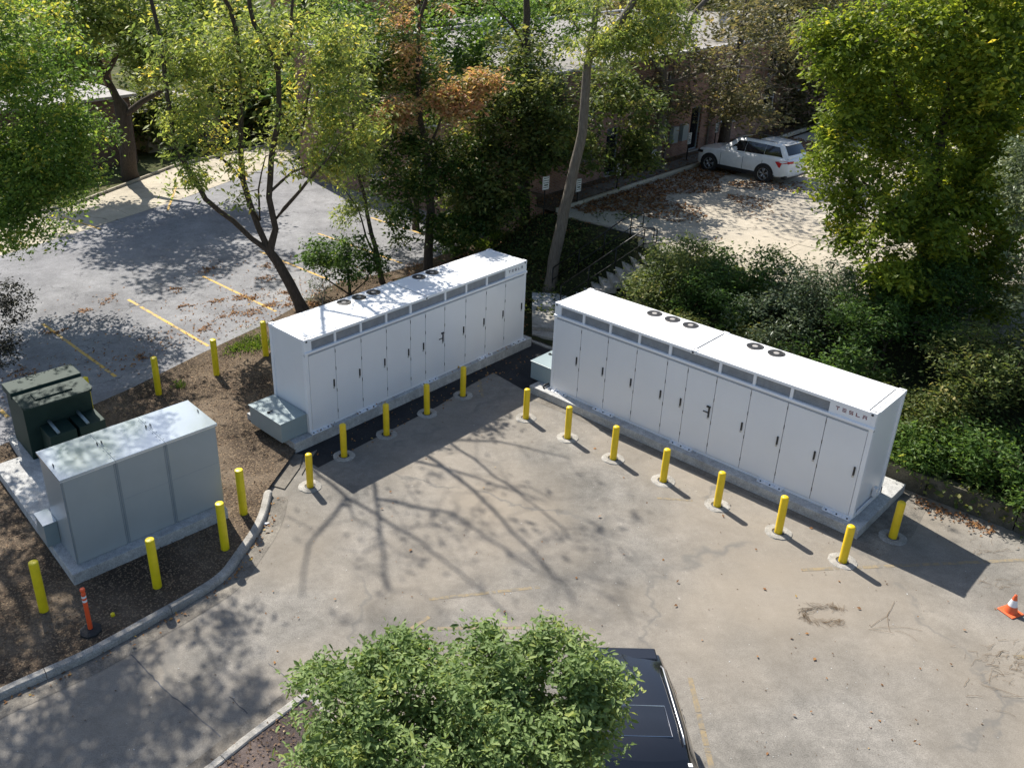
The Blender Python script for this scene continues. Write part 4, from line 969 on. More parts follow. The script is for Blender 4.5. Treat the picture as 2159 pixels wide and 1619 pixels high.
def skin(name, sk, mat, parent, minr=0.0, twig=None):
    nodes, par, kids, rad, cnt, ntr = sk
    ringv = {}; V = []; F = []
    def ring(p, d, r, k, a=None):
        d = d / (np.linalg.norm(d) + 1e-9); a = np.array([0, 0, 1.0]) if a is None else a
        a = a - d * (a @ d)
        if np.linalg.norm(a) < 1e-3: a = np.array([1.0, 0, 0]) - d * d[0]
        a /= np.linalg.norm(a); b = np.cross(d, a); s = len(V)
        for i in range(k):
            t = 2 * math.pi * i / k; V.append(p + a * (r * math.cos(t)) + b * (r * math.sin(t)))
        return s, a
    main = {}
    for i, kk in enumerate(kids):
        if kk: main[i] = max(kk, key=lambda q: rad[q] * 1000 + cnt[q])
    for i in range(len(nodes)):
        if par[i] >= 0: continue
        stack = [(i, None, None, None)]
        while stack:
            i, pr, pa, pk = stack.pop(); j = main.get(i)
            if pr is None:
                k = 12 if rad[i] > .09 else 7 if rad[i] > .03 else 4
                if par[i] < 0: d = nodes[j] - nodes[i]
                s, a = ring(nodes[i], d, rad[i] * 1.25, k); pr, pa, pk = s, a, k
            if j is None: continue
            d = nodes[j] - nodes[i]; jj = main.get(j); d2 = d if jj is None else d / np.linalg.norm(d) + (nodes[jj] - nodes[j]) / (np.linalg.norm(nodes[jj] - nodes[j]) + 1e-9)
            s, a = ring(nodes[j], d2, rad[j], pk, pa)
            for q in range(pk): q2 = (q + 1) % pk; F.append((pr + q, pr + q2, s + q2, s + q))
            stack.append((j, s, a, pk))
            for c in kids[i]:
                if c == j: continue
                k = 12 if rad[c] > .09 else 7 if rad[c] > .03 else 4
                d = nodes[c] - nodes[i]; s0, a0 = ring(nodes[i], d, min(rad[c] * 1.1, rad[i]), k); s1, a1 = ring(nodes[c], d, rad[c], k, a0)
                for q in range(k): q2 = (q + 1) % k; F.append((s0 + q, s0 + q2, s1 + q2, s1 + q))
                stack.append((c, s1, a1, k))
    return meshobj(name, V, F, mat, parent, True)
def tree(name, label, polys, ells, nt, nl, leaf, mat, bark_, seed, cr=.35, tmean=.45, tsd=.18, carve=-.1, cs=.45, hollow=2.2, droop=.35, aspect=.5, step=.45, leafy=1.0, extra=None, tintfn=None, rich=False, tip=.006, cat='tree', group=None, flat=.7, sag=.08, power=.44, topfade=None):
    rng = np.random.default_rng(seed); r = empty(name, tuple(polys[0][0][0]), 0, label, cat, group)
    off = np.array(polys[0][0][0], float)
    T = crown_targets(ells, nt, rng, hollow, carve, cs, seed * 3.7)
    if extra is not None: bare = crown_targets(extra[0], extra[1], rng, 1.5, -.2, .5, seed)
    else: bare = np.zeros((0, 3))
    sk = grow(polys, np.concatenate([T, bare]) if len(bare) else T, rng, step, sag, tip, power)
    nodes = [p - off for p in sk[0]]
    skin('trunk', (nodes,) + sk[1:], bark_, r)
    # leaves round the twig ends, and a few along the twigs
    n = int(nl * leafy); k = np.repeat(np.arange(len(T)), n)
    pts = T[k] + np.clip(rng.normal(0, 1, (len(k), 3)), -2.2, 2.2) * np.array([cr, cr, cr * flat]) * .55 * rng.uniform(.5, 1.35, len(T))[k][:, None]
    if topfade is not None:
        keep = rng.uniform(0, 1, len(pts)) > np.clip((pts[:, 2] - topfade[0]) / (topfade[1] - topfade[0]), 0, 1) * topfade[2]; pts = pts[keep]; k = k[keep]
    ct = rng.normal(tmean, tsd, len(T))
    if tintfn is not None: ct = ct + np.array([tintfn(p) for p in T])
    tint = ct[k] + rng.normal(0, .13, len(k))
    leafmesh('foliage', pts - off, leaf, mat, r, rng, tint, aspect, droop, rich=rich)
    return r
def PY3(u, v, y): p = aty(u, v, y); return (p.x, p.y, p.z)
G = lambda u, v, z: tuple(at(u, v, z))
# --- tall open honey locust behind the left cabinet
b0_ = at(641, 660, .1)
y = b0_.y
T1 = [([tuple(b0_), PY3(612, 600, y), PY3(585, 552, y - .05), PY3(568, 530, y - .05)], .22, .17),
      ([PY3(568, 530, y - .05), PY3(530, 503, y - .2), PY3(493, 467, y - .5), PY3(433, 420, y - .8), PY3(400, 363, y - 1.0), PY3(367, 300, y - 1.1), PY3(352, 200, y - 1.1), PY3(338, 80, y - .9), (-7.9, y - .6, 11.5), (-7.6, y - .3, 14.5), (-7.0, y + .2, 17.5), (-6.6, y + .4, 21)], .10, .022),
      ([PY3(568, 530, y - .05), PY3(545, 480, y), PY3(527, 430, y + .1), PY3(513, 383, y + .2), PY3(507, 300, y + .3), PY3(508, 190, y + .4), PY3(502, 100, y + .3), PY3(485, 20, y + .2), (-6.1, y, 12), (-6.9, y - .3, 14.6), (-8.2, y - .6, 18.5)], .115, .03),
      ([PY3(513, 383, y + .2), PY3(480, 345, y - .1), PY3(455, 325, y - .4), PY3(420, 280, y - .8)], .06, .02),
      ([PY3(568, 530, y - .05), PY3(581, 483, y - .1), PY3(567, 417, y - .2), PY3(572, 333, y - .1), PY3(588, 233, y), PY3(586, 150, y + .1), PY3(563, 95, y + .2), PY3(535, 50, y + .3), (-5.0, y + .4, 11.8), (-4.6, y + .3, 15), (-4.7, y, 19.5)], .12, .03),
      ([PY3(586, 150, y + .1), PY3(616, 100, y - .2), PY3(614, 40, y - .4), (-3.2, y - .6, 12.5), (-2.8, y - .9, 15.5)], .06, .018),
      ([PY3(581, 463, y - .1), PY3(620, 417, y - .4), PY3(653, 377, y - .8), PY3(690, 337, y - 1.2), PY3(716, 300, y - 1.4)], .08, .02),
      ([PY3(570, 405, y - .2), PY3(617, 363, y + .3), PY3(686, 337, y + .6), PY3(735, 320, y + .9)], .06, .018),
      ([PY3(527, 430, y + .1), PY3(548, 465, y - .2), PY3(545, 400, y - .6), PY3(560, 330, y - .9)], .05, .02),
      ([PY3(588, 233, y), PY3(635, 290, y + .3), PY3(650, 200, y + .5), PY3(665, 120, y + .8)], .05, .018),
      ([(-6.1, y, 12), (-4.8, y + .8, 14.5), (-3.5, y + 1.0, 16.5)], .07, .02), ([(-7.6, y - .3, 14.5), (-9.2, y - .6, 16.5), (-10.0, y - .8, 18.5)], .06, .02), ([(-6.9, y - .3, 14.6), (-6.0, y + .9, 17), (-5.5, y + 1.0, 19.8)], .06, .02), ([(-5.0, y + .4, 11.8), (-3.2, y + 1.5, 13.5), (-2.0, y + 1.8, 15)], .06, .02)]
tree('honey_locust_tree', 'tall open yellow-green tree with forked dark trunk behind the left end of the left cabinet', T1,
     [(PY3(400, 120, y - .8), (1.9, 1.9, 1.8), .9), (PY3(520, 70, y + .3), (2.3, 2.2, 1.6), .9), (PY3(640, 110, y + .4), (1.9, 2.0, 1.8), .9), (PY3(450, 250, y - .3), (1.7, 1.6, 1.1), .55), (PY3(625, 260, y + .3), (1.8, 1.8, 1.3), .75), (PY3(735, 250, y + .2), (1.2, 1.4, 1.5), .6), (PY3(355, 270, y - 1), (.9, 1.0, 1.1), .35), (PY3(385, 355, y - 1), (.9, .9, .9), .2), (PY3(700, 350, y - .5), (1.3, 1.2, .6), .3), (PY3(560, 340, y), (1.7, 1.4, .7), .35), (PY3(480, 410, y - 1.2), (1.0, .6, .4), .07), (PY3(720, 120, y), (1.2, 1.3, 1.6), .4), ((-5.8, y + .2, 16.4), (4.7, 3.6, 4.6), 1.0)],
     560, 34, .19, 'leaf_locust', 'bark_dark', 11, cr=.55, tmean=.47, tsd=.20, carve=.04, cs=.9, hollow=1.8, droop=.55, aspect=.36, tip=.0105, extra=([(PY3(450, 290, y - .6), (1.9, 1.5, 1.0)), ((-5.8, y, 17.0), (4.8, 3.2, 4.4), 3.0)], 260), topfade=(11.3, 12.6, .80), sag=.03)
tree('leafy_tree', 'bright green leafy tree reaching in at the left edge of the picture', [([(-17.2, 30.5, .1), (-17.0, 30.5, 3), (-16.2, 30.4, 6), (-15.4, 30.2, 9), (-14.6, 30, 12)], .28, .05)],
     [(PY3(35, 160, 30.5), (2.9, 2.6, 3.6), 1.2), (PY3(95, 330, 30.6), (2.7, 2.2, 2.0), .9), (PY3(30, 430, 30.3), (2.4, 2.0, 1.7), .6), (PY3(205, 370, 30.4), (1.15, 1.0, .55), .16), (PY3(105, 490, 30.2), (.65, .6, .8), .10), (PY3(-60, 300, 30.0), (2.4, 2.2, 3.6), .6)],
     800, 50, .15, 'leaf_green', 'bark_dark', 12, cr=.58, tmean=.52, tsd=.19, carve=-.10, cs=.5, droop=.45, aspect=.5, tintfn=lambda p: .22 if p[2] > 10.5 else 0)
tree('tall_tree', 'tall tree beyond the left edge whose crown dapples the grey cabinet and driveway', [([(-15.2, 23.5, .1), (-15.0, 23.6, 4), (-14.2, 23.6, 8), (-13.0, 23.4, 11.5), (-12.2, 23.2, 15)], .28, .06)],
     [((-12.0, 23.2, 14.2), (3.5, 3.7, 2.9), 1.5), ((-13.6, 22.8, 9.0), (1.7, 2.2, 1.7), .32), ((-12.6, 26.5, 12.5), (2.0, 2.0, 1.6), .3)],
     520, 52, .14, 'leaf_green', 'bark_dark', 28, cr=.50, tmean=.5, tsd=.17, carve=-.06, cs=.55, droop=.45, aspect=.5)
# --- gnarled dark tree at the rear left
yb = 49.0
tree('gnarled_tree', 'old gnarled tree with a thick dark trunk at the far curb of the lower lot', [([G(275, 378, .2), PY3(270, 330, yb), PY3(262, 260, yb), PY3(255, 225, yb)], .48, .38), ([PY3(255, 225, yb), PY3(222, 160, yb - .3), PY3(205, 120, yb - .6), PY3(190, 60, yb - 1)], .24, .05), ([PY3(262, 245, yb), PY3(300, 215, yb - .3), PY3(345, 190, yb - .6), PY3(375, 150, yb - 1)], .22, .05), ([PY3(222, 160, yb - .3), PY3(245, 120, yb - 1), PY3(300, 105, yb - 2), PY3(340, 80, yb - 3)], .16, .04)],
     [(PY3(200, 40, yb - 2.5), (4.6, 4.0, 3.0), 1), (PY3(330, 90, yb - 2), (3.0, 3.0, 2.2), .5), (PY3(110, 110, yb - 1), (2.6, 2.6, 1.8), .4), ((-14.5, 45, 12.5), (4.8, 4.4, 2.6), .6)],
     560, 50, .24, 'leaf_locust', 'bark_dark', 13, cr=.75, tmean=.30, tsd=.16, carve=-.08, cs=.35, tip=.010, extra=([(PY3(190, 190, yb - 1), (3.2, 2.5, 1.8))], 60))
# --- slim tree and dark bush behind the left cabinet
b2_ = at(806, 596, .12); y2 = b2_.y
tree('slim_tree', 'slim young tree with thin dark stems just behind the left cabinet', [([tuple(b2_), PY3(797, 545, y2), PY3(778, 470, y2), PY3(760, 385, y2 + .1), PY3(748, 330, y2 + .2), PY3(742, 240, y2 + .3), PY3(735, 150, y2 + .4)], .11, .02), ([PY3(797, 545, y2), PY3(772, 500, y2 - .2), PY3(755, 440, y2 - .4), PY3(730, 405, y2 - .6)], .05, .015)],
     [(PY3(735, 280, y2 + .2), (1.5, 1.4, 2.3), 1), (PY3(755, 440, y2 - .2), (1.2, 1.0, .9), .35), (PY3(720, 140, y2 + .4), (1.5, 1.4, 1.6), .6)], 170, 36, .14, 'leaf_locust', 'bark_dark', 14, cr=.42, tmean=.40, droop=.6, aspect=.34, carve=-.1)
b3_ = at(738, 622, .12); y3 = b3_.y
tree('bush', 'dark green bush hugging the back of the left cabinet under the slim tree', [([tuple(b3_), PY3(735, 590, y3), PY3(728, 540, y3)], .06, .02), ([tuple(b3_), PY3(690, 590, y3 - .1), PY3(665, 545, y3 - .2)], .04, .015), ([tuple(b3_), PY3(775, 590, y3), PY3(785, 545, y3 + .1)], .04, .015)],
     [(PY3(735, 545, y3), (1.1, 1.0, 1.05), 1), (PY3(660, 535, y3), (.75, .7, .7), .35), (PY3(790, 560, y3), (.6, .6, .7), .3)], 170, 40, .115, 'leaf_green', 'bark_dark', 15, cr=.30, tmean=.25, carve=-.12, cs=.8, cat='shrub')
tree('dry_bush', 'dry grey twiggy bush at the foot of the forked trunk', [([G(680, 650, .12), PY3(680, 630, 30.3)], .03, .02)], [(PY3(672, 612, 30.3), (.6, .6, .5))], 50, 6, .08, 'leaf_pale', 'bark_pale', 16, cr=.2, carve=-1.1, cat='shrub', extra=([(PY3(672, 600, 30.3), (.7, .6, .7))], 60))
# --- tree with orange leaves in the middle
b4_ = at(903, 575, .12); y4 = b4_.y
tree('autumn_tree', 'tree with orange and green leaves behind the middle of the left cabinet', [([tuple(b4_), PY3(905, 500, y4), PY3(907, 420, y4), PY3(900, 330, y4), PY3(885, 250, y4 + .1), PY3(880, 150, y4 + .2), PY3(885, 40, y4 + .3), (1.6, y4, 13)], .20, .03), ([PY3(900, 330, y4), PY3(930, 250, y4 - .3), PY3(985, 195, y4 - .5)], .07, .02), ([PY3(885, 250, y4), PY3(830, 235, y4 - .3), PY3(790, 215, y4 - .5)], .06, .02)],
     [(PY3(900, 232, y4 - 1.2), (1.5, 1.0, .42), .6), (PY3(960, 205, y4 - 1.1), (1.2, .9, .40), .45), (PY3(830, 250, y4 - 1.3), (.7, .8, .60), .28), (PY3(1010, 170, y4 - 1.0), (.8, .7, .32), .22), (PY3(880, 300, y4 - 1.2), (.6, .6, .5), .15), (PY3(885, 60, y4 - .6), (1.5, 1.4, 1.6), .9), (PY3(860, 140, y4 + .3), (1.5, 1.3, 1.3), .5), (PY3(730, 200, y4 + 1), (1.4, 1.4, 2.2), .7), (PY3(860, 395, y4 - .2), (1.9, 1.6, 2.3), 1.2), (PY3(955, 445, y4 - .2), (1.4, 1.3, 1.5), .8), (PY3(800, 130, y4 + 1.5), (2.0, 1.7, 2.0), .8), (PY3(965, 330, y4 + .3), (1.2, 1.2, 1.4), .5)],
     820, 42, .17, 'leaf_mix', 'bark_dark', 17, cr=.45, tmean=.26, tsd=.13, carve=-.12, cs=.5, aspect=.42,
     tintfn=lambda p: (.50 if (p[1] < y4 - .45 and 6.4 < p[2] < 9.3) or (p[2] > 9.9 and mnoise.noise(Vector(tuple(p * 1.1))) > -.12) else (.08 if p[2] > 5.5 else -.04)))
# --- tall pale leaning trunk
b5_ = at(1160, 590, .8); y5 = b5_.y
tree('pale_trunk_tree', 'tall pale grey tree leaning right between the two cabinets, forked high up', [([(b5_.x, b5_.y, .3), PY3(1168, 545, y5), PY3(1190, 440, y5), PY3(1205, 380, y5), PY3(1228, 280, y5), PY3(1234, 200, y5), PY3(1238, 140, y5), PY3(1245, 118, y5)], .235, .14), ([PY3(1245, 118, y5), PY3(1272, 100, y5 - .1), PY3(1300, 60, y5 - .2), PY3(1335, 5, y5 - .3), (8.8, y5 - .3, 12.5), (9.8, y5 - .2, 15.5)], .14, .05), ([PY3(1240, 130, y5), PY3(1252, 60, y5 + .2), PY3(1258, 0, y5 + .4), (6.6, y5 + .5, 13), (6.3, y5 + .6, 16.5)], .12, .04), ([PY3(1250, 70, y5 + .2), PY3(1218, 62, y5), PY3(1205, 40, y5 - .2)], .05, .02)],
     [(PY3(1330, 40, y5 - .3), (1.7, 1.5, 1.5), 1), (PY3(1260, 70, y5 - .3), (1.1, 1.0, 1.0), .5), ((7.8, y5, 14.5), (4.0, 3.2, 3.0), .8), (PY3(1240, 10, y5), (1.5, 1.3, 1.0), .4), (PY3(1390, 60, y5 + .3), (1.3, 1.3, 1.3), .5)],
     340, 40, .15, 'leaf_locust', 'bark_grey', 18, cr=.42, tmean=.42, tsd=.2, droop=.7, aspect=.36, carve=-.05, topfade=(11.3, 12.6, .7))
# --- dark broad tree in front of the brick building
b6_ = at(1105, 500, .8); y6 = b6_.y
tree('dark_tree', 'broad dark green tree shading the brick building corner behind the pale trunk', [([(b6_.x, b6_.y, .2), PY3(1106, 420, y6), PY3(1108, 300, y6), PY3(1112, 200, y6), PY3(1112, 100, y6), PY3(1110, 0, y6), (5.1, y6, 14.5)], .26, .07), ([PY3(1110, 240, y6), PY3(1150, 190, y6 - .4), PY3(1180, 175, y6 - .8)], .08, .03), ([PY3(1108, 300, y6), PY3(1040, 240, y6 - .4), PY3(990, 200, y6 - .6)], .08, .03), ([PY3(1108, 110, y6), PY3(1085, 60, y6), PY3(1040, 10, y6)], .07, .02)],
     [(PY3(1140, 250, y6 - 1.2), (4.3, 2.4, 2.4), 1.3), (PY3(1290, 250, y6 - .6), (2.3, 2.0, 2.3), .75), (PY3(1080, 340, y6 - 1.2), (2.6, 1.8, 1.5), .6), (PY3(1010, 400, y6 - 1.5), (1.6, 1.4, 1.6), .4), (PY3(1330, 320, y6), (1.1, 1.1, .9), .2), (PY3(1090, 150, y6), (3.0, 2.2, 1.6), .5), (PY3(1090, 450, y6 - 1.5), (1.3, 1.2, 1.0), .3)],
     760, 44, .18, 'leaf_dark', 'bark_dark', 19, cr=.52, tmean=.45, tsd=.20, carve=-.13, cs=.45)
tree('leafy_tree', 'loose green tree crown rising behind the dark tree before the flat roof', [([(.5, 39.5, .2), (.6, 39.6, 5), (.8, 39.8, 9), (.9, 40, 13)], .16, .04)],
     [(PY3(1010, 60, 39.5), (3.0, 2.2, 2.0), 1), (PY3(960, 150, 39), (2.2, 1.8, 1.8), .8), (PY3(860, 160, 40), (2.4, 2.0, 2.4), .8), (PY3(760, 90, 41), (2.2, 2.0, 2.6), .7), (PY3(1130, 50, 41), (2.6, 2.0, 1.6), .7)], 430, 36, .19, 'leaf_green', 'bark_dark', 31, cr=.55, tmean=.38, carve=-.06, extra=([(PY3(1000, 60, 39.5), (3.2, 2.0, 2.2))], 70))
# --- twiggy brown tree over the parked vehicle, and its dense neighbour
b7_ = at(1378, 352, ZU); y7 = b7_.y
tree('twiggy_tree', 'twiggy grey-brown half bare tree between the brick building and the white vehicle', [([tuple(b7_), PY3(1388, 290, y7), PY3(1400, 200, y7), PY3(1398, 150, y7)], .26, .18), ([PY3(1398, 150, y7), PY3(1350, 115, y7 - .2), PY3(1325, 85, y7 - .4), PY3(1330, 40, y7 - .6)], .14, .04), ([PY3(1398, 150, y7), PY3(1440, 90, y7), PY3(1470, 20, y7), (17, y7, 13.5)], .15, .05), ([PY3(1400, 180, y7), PY3(1480, 150, y7 - .4), PY3(1560, 140, y7 - .8), PY3(1640, 150, y7 - 1)], .12, .03)],
     [(PY3(1490, 120, y7 - .5), (5.6, 2.6, 3.0), 1.5), (PY3(1350, 60, y7 - .5), (2.4, 2, 1.8), .4), (PY3(1620, 190, y7 - .5), (2.6, 2.2, 1.9), .6), (PY3(1500, 30, y7), (5, 3, 1.8), .6), (PY3(1520, 230, y7 + .3), (2.4, 1.8, 1.0), .4), ((17, y7 - 1, 13.4), (4.5, 3.5, 2.2), .25), ((9.5, y7 - .5, 13.2), (3.6, 2.6, 2.4), .35)],
     520, 24, .19, 'leaf_brown', 'bark_grey', 20, cr=.62, tmean=.50, tsd=.22, carve=-.1, cs=.4, extra=([(PY3(1540, 140, y7 - .8), (5.0, 2.4, 2.6), 1), (PY3(1640, 215, y7 - 1.4), (1.7, 1.2, .9), .6), ((10.0, y7, 12.8), (3.8, 2.6, 2.6), .5)], 400), tip=.010, power=.40)
tree('dense_tree', 'dense dark olive tree right behind the white parked vehicle', [([FA(31.0, 5.2, ZU), FA(31, 5.2, 6), FA(31, 5, 10)], .3, .1)],
     [(PY3(1690, 110, 51), (3.6, 3.0, 4.6), 1), (PY3(1640, 30, 51), (4, 3, 3), .6), (PY3(1720, 230, 50.5), (1.7, 1.6, 1.6), .3)], 420, 40, .24, 'leaf_brown', 'bark_dark', 21, cr=.8, tmean=.42, tsd=.18, carve=-.15, cs=.4)
# --- big bright trees on the right
tree('leafy_tree', 'large bright green tree on the right, its branches hiding part of the upper lot', [([(15.4, 24.2, 2.3), (15.3, 24.2, 4.5), (15.0, 24.3, 7.0), (14.9, 24.4, 9.5), (14.8, 24.4, 11.8)], .26, .05), ([(15.3, 24.2, 4.5), (13.9, 24, 5.6), (12.9, 24, 6.3)], .10, .03), ([(15.0, 24.3, 7), (13.8, 24.6, 8.4), (13.2, 24.8, 9.6)], .09, .02)],
     [(PY3(1930, 330, 24.6), (2.9, 2.4, 2.2), 1.3), (PY3(1870, 150, 24.8), (1.7, 1.7, 2.1), .8), (PY3(1800, 330, 24.6), (1.25, 1.2, 1.6), .5), (PY3(1900, 510, 22.6), (1.7, 1.0, 1.0), .8), (PY3(1950, 570, 22.2), (1.2, .9, .6), .4), (PY3(2040, 190, 25), (2.0, 2.0, 2.4), .8), (PY3(1830, 470, 24), (1.1, 1.0, .9), .3), (PY3(2000, 620, 23.6), (2.0, 1.6, 1.2), .5), ((15.0, 24.8, 11.6), (2.5, 2.3, 1.4), .3), (PY3(1790, 200, 24.8), (.9, .9, 1.2), .2), (PY3(1960, 50, 25), (2.0, 1.8, 1.6), .6), (PY3(1990, 430, 24.2), (1.9, 1.6, 1.5), .7), (PY3(1860, 600, 23.6), (1.1, 1.0, .7), .25), (PY3(1760, 90, 25), (.9, .9, 1.1), .22), (PY3(2060, 520, 23.4), (1.2, 1.0, 1.3), .4)],
     1350, 50, .145, 'leaf_lime', 'bark_dark', 22, cr=.40, tmean=.44, tsd=.18, carve=-.06, cs=.75, droop=.5, aspect=.46)
tree('leafy_tree', 'yellow-tipped green tree filling the top right edge of the picture', [([(19.5, 27.0, 2.4), (19.3, 27, 6), (19.0, 27, 10), (18.8, 27, 13)], .25, .06)],
     [(PY3(2100, 170, 24.0), (2.3, 1.5, 2.6), 1.5), (PY3(2140, 330, 24.5), (1.6, 1.4, 1.6), .6), (PY3(2080, 430, 24), (1.3, 1.2, 1.6), .45), (PY3(2150, 320, 26.5), (2.0, 1.8, 2.2), .6), (PY3(2060, 300, 27), (1.6, 1.5, 2.0), .5), (PY3(2160, 0, 27), (2.2, 2, 2), .4)],
     700, 54, .15, 'leaf_lime', 'bark_dark', 23, cr=.45, tmean=.58, tsd=.17, carve=-.14, cs=.55, droop=.5)
tree('pale_leaf_tree', 'small tree with pale silvery leaves at the right edge of the picture', [([(15.9, 20.0, 1.2), (15.8, 20, 3), (15.6, 20, 5.2)], .10, .03)],
     [(PY3(2165, 400, 20), (.75, .9, .9), 1), (PY3(2170, 590, 19.6), (.75, .9, .7), .8), (PY3(2165, 320, 20.2), (.5, .6, .4), .4)], 170, 44, .085, 'leaf_pale', 'bark_grey', 24, cr=.26, tmean=.5, tsd=.2, carve=-.15, cs=.9)
# --- dark plum foliage at the left edge
tree('plum_bush', 'dark purplish foliage at the left edge above the transformer', [([(-13.0, 22.8, .1), (-12.8, 22.9, 1.5), (-12.5, 23, 3)], .06, .02)], [(PY3(8, 640, 22.8), (.75, .7, .8), 1), (PY3(5, 735, 22.6), (.5, .6, .6), .6)], 110, 40, .075, 'leaf_plum', 'bark_dark', 25, cr=.24, tmean=.5, carve=-.2, cat='shrub')
# --- foreground tree seen from above
fb = (1.15, 6.0, .09)
fy = 6.6
tree('foreground_tree', 'mid green small leaved tree seen from above at the bottom of the picture', [([fb, (1.1, 6.1, 1.5), (1.05, 6.3, 2.6)], .09, .06), ([(1.05, 6.3, 2.6), (.3, 6.6, 3.6), (-.3, 6.8, 4.5)], .045, .012), ([(1.05, 6.3, 2.6), (1.2, 6.7, 3.9), (1.2, 6.9, 5.2)], .045, .012), ([(1.05, 6.3, 2.6), (1.7, 6.6, 3.8), (2.2, 6.8, 4.7)], .045, .012), ([(1.1, 6.1, 1.5), (.2, 6.2, 2.9), (-.6, 6.4, 3.7)], .035, .012)],
     [(PY3(960, 1500, 6.4), (1.2, .95, .72), 1.2), (PY3(735, 1535, 6.3), (.68, .7, .74), .72), (PY3(1060, 1460, 6.5), (.6, .5, .40), .4), (PY3(872, 1362, 6.9), (.28, .30, .22), .13), (PY3(800, 1410, 6.7), (.34, .3, .24), .12), (PY3(1037, 1345, 7.0), (.13, .14, .20), .035), (PY3(1152, 1352, 6.9), (.26, .26, .26), .13), (PY3(1215, 1378, 6.8), (.22, .24, .22), .08), (PY3(1250, 1450, 6.6), (.36, .40, .32), .24), (PY3(1130, 1560, 6.2), (.85, .7, .6), .6), (PY3(900, 1600, 6.0), (1.0, .7, .6), .6), (PY3(665, 1455, 6.5), (.26, .3, .22), .09), (PY3(1195, 1420, 6.5), (.30, .26, .26), .2), (PY3(1275, 1500, 6.5), (.16, .2, .24), .05), (PY3(1200, 1570, 6.3), (.36, .4, .5), .18)],
     1500, 32, .060, 'leaf_fore', 'bark_grey', 26, cr=.135, tmean=.50, tsd=.22, carve=-.34, cs=1.7, droop=.12, aspect=.44, rich=True, step=.16, tip=.0028, hollow=2.4, flat=.6)

# --- shrubs on the bank
def shrub(label, ells, nt, nl, leaf, mat, seed, base, **k):
    stems = [([base, (base[0], base[1], base[2] + .4)], .04, .03)]
    return tree('shrub', label, stems, ells, nt, nl, leaf, mat, 'bark_dark', seed, cat='shrub', group='shrubs covering the bank', **k)
def onhill(a, b, h, r, rz=None): p = FA(a, b, hill(a, b) + h); return ((p.x, p.y, p.z), (r, r, rz or h))
shl = [('dark feathery shrub beside the stone steps behind the right cabinet\'s left end', [(13.0, -3.3, 1.0, 1.3, .8), (12.0, -2.9, .6, 1.0, .6)], 'leaf_dark', .42),
       ('tall grassy green shrub behind the left half of the right cabinet', [(13.6, -5.2, .8, 1.4, .8), (12.2, -5.0, .8, 1.3, .9)], 'leaf_green', .20),
       ('grey-green shrub on the bank edge behind the middle of the right cabinet', [(13.5, -7.6, .9, 1.5, .9), (12.0, -7.2, .8, 1.3, .9)], 'leaf_pale', .22),
       ('dense green shrub behind the right half of the right cabinet', [(12.8, -9.9, 1.0, 1.6, 1.1), (11.2, -9.2, .8, 1.2, .9), (14.2, -10.2, 1.2, 1.4, 1.0)], 'leaf_green', .14),
       ('olive shrub low on the bank just behind the right cabinet\'s roof', [(10.9, -6.3, .6, 1.1, .7), (10.8, -4.6, .5, 1.0, .6)], 'leaf_dark', .6),
       ('broad dark shrub above the right end of the right cabinet', [(12.4, -12.8, 1.1, 1.8, 1.2), (14.6, -13.2, 1.6, 1.6, 1.5), (10.8, -11.6, .8, 1.1, .9)], 'leaf_dark', .50),
       ('sunlit leafy shrub spilling over the retaining wall next to the right cabinet', [(10.5, -13.4, .55, 1.1, .8), (10.1, -15.0, .45, 1.0, .6), (10.1, -12.0, .3, .7, .5)], 'leaf_green', .36),
       ('tall dark shrub under the bright right tree', [(12.6, -16.0, 1.4, 1.9, 1.5), (15.2, -16.4, 2.2, 1.9, 1.9), (11.0, -17.2, .9, 1.4, 1.1)], 'leaf_dark', .42),
       ('dark shrub at the right edge of the picture above the wall', [(13.4, -17.8, 2.6, 1.9, 2.2), (12.2, -19.6, 1.5, 2.0, 1.6), (10.8, -20.8, .9, 1.6, 1.1), (15.0, -20, 2.6, 2.2, 2.2)], 'leaf_dark', .45)]
for i, (lb, parts_, mt, tm_) in enumerate(shl):
    el = [onhill(a, b, h, r, rz) for a, b, h, r, rz in parts_]; a, b = parts_[0][:2]; p = FA(a, b, hill(a, b) - .05)
    if i == 7: el += [(PY3(2000, 570, 24.6), (1.5, 1.1, .9)), (PY3(2110, 560, 24.2), (1.5, 1.1, 1.3)), (PY3(1930, 640, 24.0), (1.2, 1.0, .8))]
    shrub(lb, el, int(130 * len(el) * (1.15 if len(el) > 2 else 1)), 46, .105, mt, 40 + i, tuple(p), cr=.36, tmean=tm_, tsd=.17, carve=-.2, cs=.7, hollow=2.8, droop=.25, aspect=.40)
hp = at(1215, 530, 1.4)
shrub('near black green hedge between the pale trunk and the stone steps', [((hp.x - .9, hp.y + .3, 1.1), (1.5, 1.0, .9)), ((hp.x + 1.2, hp.y + .9, 1.6), (1.6, 1.0, .9)), ((hp.x + 2.0, hp.y + .9, 1.9), (1.1, .8, .6))], 330, 46, .11, 'leaf_dark', 60, (hp.x, hp.y, .6), cr=.34, tmean=.25, tsd=.14, carve=-.25, cs=.7, hollow=2.8)
shrub('leafy green undergrowth with yellow tips behind the right end of the left cabinet', [(PY3(1000, 470, 35.5), (1.5, 1.0, 1.2)), (PY3(940, 500, 35), (1.0, .9, .9)), (PY3(1085, 470, 35), (1.0, .9, 1.2)), (PY3(1060, 530, 33.5), (.6, .6, .5))], 260, 42, .12, 'leaf_green', 61, G(1000, 520, .3), cr=.34, tmean=.32, tsd=.2, carve=-.1, cs=.7)
